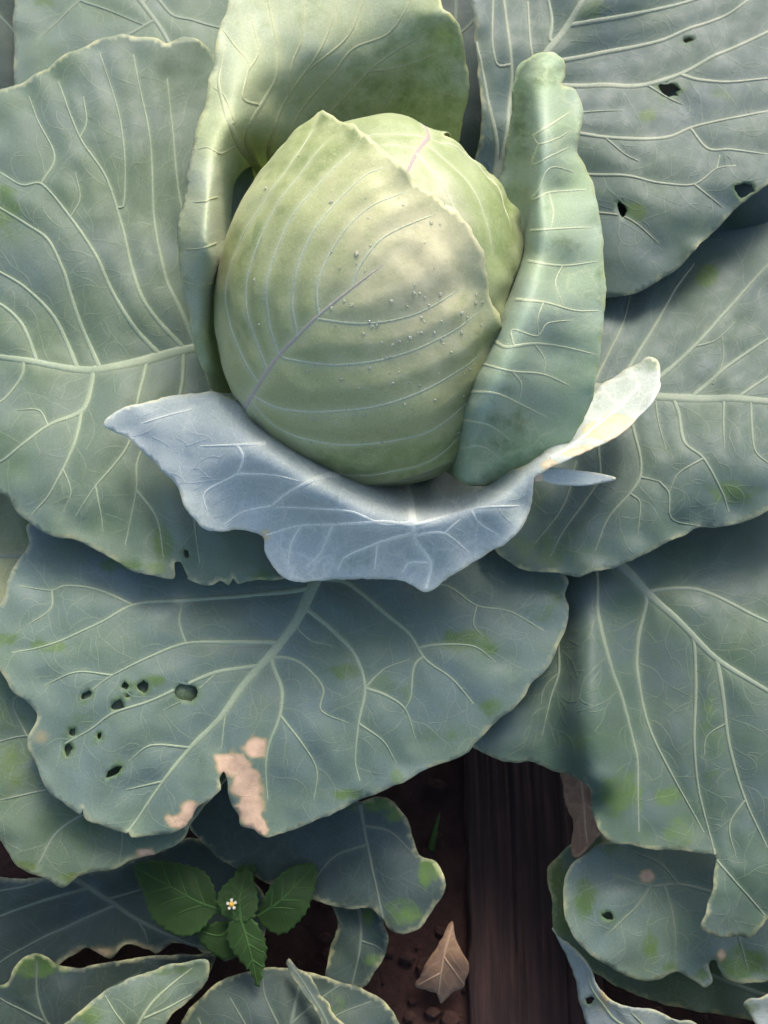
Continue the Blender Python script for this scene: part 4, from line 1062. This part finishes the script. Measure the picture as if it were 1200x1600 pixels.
# ================================================================== the weed
def weed():
    b = ground_at(372, 1455); b[2] = 0
    wd = empty('weed', b, 'small bright green weed with toothed leaves and a tiny white flower', 'weed')
    k = leaf_material('weed_leaf', wax=(.030, .062, .020), wax2=(.024, .052, .015), green=(.03, .09, .012), vein=(.048, .10, .030), rim=(.06, .14, .035), net=.3, net_scale=5.0, trans=.25, dust=.3, spec=.15, sheen=0.0)
    kv = leaf_material('weed_vein', wax=(.044, .095, .028), wax2=(.04, .09, .026), vein=(.046, .10, .030), net=0, trans=.2, dust=0, spec=.15, sheen=0.0)
    ms = plain_leafy('weed_stem', (.06, .12, .03), (.09, .13, .04), .6, 60)
    top = at(np.array(366.), np.array(1425.), np.array(-2.4))

    def serrate(pts, amp=2.4):
        L = resample(pts, 4.5, True)
        d = np.roll(L, -1, 0) - np.roll(L, 1, 0)
        nn = np.stack([d[:, 1], -d[:, 0]], 1) / (np.linalg.norm(d, axis=1)[:, None] + 1e-9)
        s = np.array([amp if i % 3 == 0 else 0 for i in range(len(L))])
        return (L + nn * s[:, None]).tolist()
    specs = [
        ([(210,1354),(238,1346),(280,1350),(318,1362),(334,1388),(338,1410),(350,1424),(332,1430),(314,1452),(285,1462),(255,1450),(236,1430),(226,1400)], [(350,1424),(310,1410),(270,1388),(212,1356)], [(212,1356,2.0),(280,1350,2.6),(285,1462,2.3),(345,1424,2.4),(270,1400,2.9)]),
        ([(402,1432),(412,1408),(428,1378),(456,1355),(488,1349),(494,1356),(492,1382),(480,1420),(456,1450),(435,1459),(414,1448)], [(402,1432),(435,1410),(465,1380),(490,1353)], [(402,1432,2.2),(456,1355,2.7),(490,1352,2.0),(450,1452,2.2),(450,1405,2.9)]),
        ([(386,1356),(398,1384),(402,1415),(392,1435),(374,1440),(352,1430),(340,1410),(344,1392),(362,1372)], [(376,1438),(374,1405),(384,1360)], [(386,1358,2.6),(400,1410,3.0),(345,1405,3.0),(374,1438,3.0),(372,1400,3.2)]),
        ([(366,1436),(392,1436),(408,1456),(416,1482),(412,1510),(403,1542),(392,1518),(376,1502),(360,1480),(355,1455)], [(376,1438),(386,1470),(395,1505),(402,1538)], [(376,1438,3.0),(412,1480,2.4),(403,1540,1.6),(358,1470,2.6),(388,1480,2.8)]),
        ([(352,1440),(372,1444),(376,1470),(366,1494),(344,1496),(318,1476),(306,1454),(328,1444)], [(370,1442),(345,1462),(312,1456)], [(370,1442,2.0),(310,1456,1.6),(350,1494,1.4),(345,1465,1.9)]),
        ([(392,1330),(398,1352),(392,1380),(376,1388),(366,1372),(376,1350)], [(378,1386),(384,1360),(392,1334)], [(392,1332,1.4),(378,1386,2.2),(396,1360,1.7),(368,1365,1.7)]),
        ([(352,1404),(364,1402),(372,1412),(370,1430),(356,1434),(346,1424)], [(366,1432),(360,1418),(354,1406)], [(352,1404,3.2),(370,1412,3.3),(366,1432,3.0),(348,1424,3.2)]),
    ]
    for i, (ol, vn, hs) in enumerate(specs):
        hs = [(a_[0], a_[1], a_[2] - 4.0) for a_ in hs]
        mid = np.array(resample(vn, 5))
        veins = [(vn, 5, 2)]
        c = np.array(ol).mean(0); ext = np.ptp(np.array(ol), axis=0).max()
        d = np.array(vn[-1], float) - np.array(vn[0], float); L = np.linalg.norm(d); d /= L; nn = np.array([-d[1], d[0]])
        if ext > 75:
            for t in (.22, .42, .62):
                p = mid[int(t * (len(mid) - 1))]
                for sg in (-1, 1):
                    q = p + d * L * .22 + nn * sg * ext * .24
                    veins.append(([tuple(p), tuple((p * .45 + q * .55) + d * 2), tuple(q)], 3, 1.5))
        ob = build_leaf('leaf', wd, b, serrate(ol), height_surface(hs, 20), veins, k, kv, seed=40 + i, spacing=4.0, wave=.0006, ripple=.0004, quilt=.0008, jitter=0, thick=.0004, fine=.6)
    # stem and leaf stalks
    def tube(name, pts, r0, r1, mat, parent):
        V = []; F = []; n_ = 7
        P = [np.array(p, float) for p in pts]
        for j, p in enumerate(P):
            d = P[min(j + 1, len(P) - 1)] - P[max(j - 1, 0)]; d /= np.linalg.norm(d)
            u = np.cross(d, [.3, .9, .2]); u /= np.linalg.norm(u); w = np.cross(d, u)
            r = r0 + (r1 - r0) * j / (len(P) - 1)
            for i in range(n_):
                a = 2 * math.pi * i / n_
                V.append(p + (u * math.cos(a) + w * math.sin(a)) * r)
        for j in range(len(P) - 1):
            for i in range(n_):
                F.append((j*n_+i, j*n_+(i+1) % n_, (j+1)*n_+(i+1) % n_, (j+1)*n_+i))
        F.append(tuple(range(n_ - 1, -1, -1))); F.append(tuple((len(P) - 1) * n_ + i for i in range(n_)))
        return mesh_object(name, V, F, mat, parent, b)
    tube('stem', [b - np.array([0, 0, .01]), b * .6 + top * .4 + np.array([.003, 0, 0]), top], .0020, .0013, ms, wd)
    for (x, y, h) in ((346, 1425, -1.7), (404, 1432, -1.9), (376, 1440, -1.1)):
        e = at(np.array(float(x)), np.array(float(y)), np.array(h))
        tube('leaf_stalk', [top - np.array([0, 0, .006]), (top + e) / 2 + np.array([0, 0, .001]), e], .0012, .0009, ms, wd)
    # flower: yellow disc, five white notched rays
    fc = at(np.array(362.), np.array(1413.), np.array(-.2))
    tube('flower_stalk', [top, (top + fc) / 2 + np.array([.001, 0, 0]), fc], .0008, .0006, ms, wd)
    my = plain_leafy('flower_yellow', (.55, .36, .05), (.42, .25, .03), .7, 900)
    mw = plain_leafy('flower_white', (.62, .60, .54), (.50, .48, .42), .6, 300, .2)
    V = []; F = []
    for j, (hh, rr) in enumerate([(0, .0017), (.0009, .0016), (.0014, .0009)]):
        for i in range(10):
            a = i * math.pi / 5
            V.append(fc + np.array([math.cos(a) * rr, math.sin(a) * rr, hh]))
    for j in range(2):
        for i in range(10):
            F.append((j*10+i, j*10+(i+1) % 10, (j+1)*10+(i+1) % 10, (j+1)*10+i))
    F.append(tuple(20 + i for i in range(10))); F.append(tuple(9 - i for i in range(10)))
    fl = mesh_object('flower', V, F, my, wd, b)
    for i in range(5):
        a = i * 2 * math.pi / 5 + .4
        u = np.array([math.cos(a), math.sin(a), .05]); w = np.array([-math.sin(a), math.cos(a), 0])
        up = np.array([0, 0, .0003])
        o = fc + u * .0014
        pr = [o - w * .0005, o + u * .0011 - w * .0009, o + u * .0019 - w * .0007, o + u * .0016 - w * .00022, o + u * .0021, o + u * .0016 + w * .00022, o + u * .0019 + w * .0007, o + u * .0011 + w * .0009, o + w * .0005]
        n_ = len(pr)
        V = [p + up for p in pr] + [p - up * .3 for p in pr]
        F = [tuple(range(n_)), tuple(range(2 * n_ - 1, n_ - 1, -1))] + [(i_, (i_ + 1) % n_ if False else n_ + i_, n_ + (i_ + 1) % n_, (i_ + 1) % n_) for i_ in range(n_)]
        mesh_object('petal', V, F, mw, fl, b, False)


weed()

# ================================================================== things lying on the soil
M_DRY = leaf_material('dry_leaf', wax=(.20, .12, .075), wax2=(.14, .08, .048), green=(.16, .10, .06), vein=(.36, .25, .16), rim=(.30, .19, .11), net=.5, trans=.12, rough=.7)
M_DRY_V = leaf_material('dry_vein', wax=(.32, .21, .13), wax2=(.28, .18, .11), vein=(.34, .23, .15), net=0, trans=.1)


def dry_leaf(label, out, hs, veins, seed, dh=0.0):
    hs = [(a_[0], a_[1], a_[2] + dh) for a_ in hs]
    c = np.array(out).mean(0)
    b = ground_at(*c); b[2] = 0
    e = empty('dry_leaf', b, label, 'dry leaf')
    build_leaf('blade', e, b, out, height_surface(hs, 14), veins, M_DRY, M_DRY_V, seed=seed, spacing=4.5, wave=.0014, ripple=.0016, quilt=.0012)


dry_leaf('crumpled tan dead leaf lying on soil beside the dark board', [(706,1440),(712,1468),(722,1492),(728,1502),(728,1525),(727,1546),(708,1552),(700,1560),(688,1568),(682,1552),(664,1546),(650,1540),(660,1518),(672,1494),(690,1468)],
         [(706,1442,-3.2),(728,1510,-4.0),(690,1500,-3.4),(652,1540,-4.6),(727,1545,-4.6),(690,1545,-4.4),(690,1566,-5.4),(708,1500,-3.0),(675,1530,-3.8)], [([(706,1445),(692,1500),(684,1560)],5,3),([(694,1495),(715,1525),(726,1540)],3,2),([(690,1520),(668,1532),(654,1540)],3,2)], 50, -4.0)
dry_leaf('tan dead leaf hanging under the edge of the folded leaf', [(880,1200),(920,1204),(934,1225),(936,1260),(944,1295),(930,1312),(918,1322),(905,1338),(896,1336),(893,1318),(896,1290),(890,1262),(884,1240)],
         [(885,1205,-.4),(930,1215,1.0),(935,1260,1.0),(942,1300,.9),(900,1334,-1.2),(888,1260,-1.4),(910,1270,-.2)], [([(905,1205),(914,1260),(916,1318)],5,2),([(912,1250),(930,1270),(938,1295)],3,2)], 51)

# ---- dark weathered board, grain running down the picture
def board():
    a0 = ground_at(735, 1600); a1 = ground_at(945, 1600)
    x0, x1 = a0[0], a1[0]
    y1 = ground_at(735, 1165)[1]; y0 = a0[1] - .30
    nx, ny = 90, 160
    xs = np.linspace(x0, x1, nx); ys = np.linspace(y0, y1, ny)
    X, Y = np.meshgrid(xs, ys)
    u = (X - x0) / (x1 - x0)
    wob = noise2(Y * 6, Y * 0, 1) * .03
    gro = noise2((u + wob) * 31, Y * 4, 3) * .0008 + noise2((u + wob) * 70, Y * 9, 5) * .0004 + noise2((u + wob) * 9, Y * 3, 7) * .0014
    crack = np.exp(-((u + wob * 1.5 - .33) / .010) ** 2) * np.clip(noise2(Y * 9, Y * 0, 12) + .3, 0, 1) + np.exp(-((u + wob - .72) / .008) ** 2) * np.clip(noise2(Y * 7, Y * 0, 15) + .2, 0, 1)
    gro = gro - crack * .003
    edge = np.minimum(u, 1 - u)
    Z = .010 + gro - .004 * np.exp(-edge / .02)
    X = X + (u < .02) * noise2(Y * 40, Y * 0, 9) * .0015
    top = np.stack([X.ravel(), Y.ravel(), Z.ravel()], 1)
    bot = top.copy(); bot[:, 2] = -.012
    V = np.concatenate([top, bot]); id_ = np.arange(nx * ny).reshape(ny, nx); o = nx * ny
    F = [(id_[j, i], id_[j, i+1], id_[j+1, i+1], id_[j+1, i]) for j in range(ny - 1) for i in range(nx - 1)]
    ring = [id_[0, i] for i in range(nx)] + [id_[j, nx-1] for j in range(1, ny)] + [id_[ny-1, i] for i in range(nx - 2, -1, -1)] + [id_[j, 0] for j in range(ny - 2, 0, -1)]
    for a, c in zip(ring, ring[1:] + ring[:1]):
        F.append((a, a + o, c + o, c))
    k = NT('weathered_wood')
    co = k.n('ShaderNodeTexCoord').outputs['Object']
    mp = k.n('ShaderNodeMapping'); k.set(mp.inputs[0], co); mp.inputs['Scale'].default_value = (1, .06, 1)
    g1 = k.noise(mp.outputs[0], 260.0, 5.0, .6).outputs['Fac']
    g2 = k.noise(co, 30.0, 4.0, .6).outputs['Fac']
    col = k.mix(k.ramp(g1, .35, .68), (.010, .0045, .005), (.038, .018, .015))
    col = k.mix(k.ramp(g2, .35, .65, 0, .7), col, (.016, .009, .009))
    p = k.n('ShaderNodeBsdfPrincipled'); k.set(p.inputs['Base Color'], col); p.inputs['Roughness'].default_value = .8
    p.inputs['Specular IOR Level'].default_value = .25
    bp = k.n('ShaderNodeBump'); bp.inputs['Strength'].default_value = .7; bp.inputs['Distance'].default_value = .002
    k.set(bp.inputs['Height'], g1); k.set(p.inputs['Normal'], bp.outputs[0])
    k.t.links.new(p.outputs[0], k.out.inputs[0])
    tag(mesh_object('board', V, F, k.m), 'dark weathered board lying on the soil with long grain grooves', 'board')


board()


# ---- one grass blade
def grass_blade():
    b = ground_at(672, 1335); b[2] = 0
    p0 = b; p1 = at(np.array(678.), np.array(1300.), np.array(-7.5)); p2 = at(np.array(688.), np.array(1268.), np.array(-6.2))
    V = []; m = 10
    for j in range(m):
        t = j / (m - 1)
        c = (1-t)**2 * p0 + 2*t*(1-t) * p1 + t*t * p2
        w = .0028 * (1 - t ** 2) + .0001
        for o_, z in ((-1, 0), (0, -.0008), (1, 0), (0, -.0012)):
            V.append(c + np.array([o_ * w, 0, z]))
    F = []
    for j in range(m - 1):
        for i in range(4):
            F.append((j*4+i, j*4+(i+1) % 4, (j+1)*4+(i+1) % 4, (j+1)*4+i))
    mg = plain_leafy('grass_green', (.035, .075, .02), (.05, .10, .025), .5, 200, .2)
    tag(mesh_object('grass_blade', V, F, mg), 'single thin green grass blade on the dark soil', 'grass')


grass_blade()


# ---- crumbs of soil on the ground, nobody could count them
def crumbs():
    rg = random.Random(11)
    V = []; F = []
    phi = (1 + 5 ** .5) / 2
    ico = np.array([(-1,phi,0),(1,phi,0),(-1,-phi,0),(1,-phi,0),(0,-1,phi),(0,1,phi),(0,-1,-phi),(0,1,-phi),(phi,0,-1),(phi,0,1),(-phi,0,-1),(-phi,0,1)]) / 1.9
    tri = [(0,11,5),(0,5,1),(0,1,7),(0,7,10),(0,10,11),(1,5,9),(5,11,4),(11,10,2),(10,7,6),(7,1,8),(3,9,4),(3,4,2),(3,2,6),(3,6,8),(3,8,9),(4,9,5),(2,4,11),(6,2,10),(8,6,7),(9,8,1)]
    for i in range(1500):
        x = rg.uniform(-.34, .34); y = rg.uniform(-.42, .05)
        r = rg.choice((.0012, .0018, .0025, .0035, .006)) * rg.uniform(.7, 1.3)
        b = len(V)
        sc = np.array([rg.uniform(.7, 1.3), rg.uniform(.7, 1.3), rg.uniform(.5, .9)])
        for q in ico:
            V.append(np.array([x, y, -.002 + r * .3]) + q * r * sc * rg.uniform(.75, 1.25))
        F += [(b + a, b + c, b + d) for a, c, d in tri]
    tag(mesh_object('soil_crumbs', V, F, SOIL, None, (0, 0, 0), False), 'loose dark crumbs of soil scattered over the ground', 'soil', None, 'stuff')


crumbs()
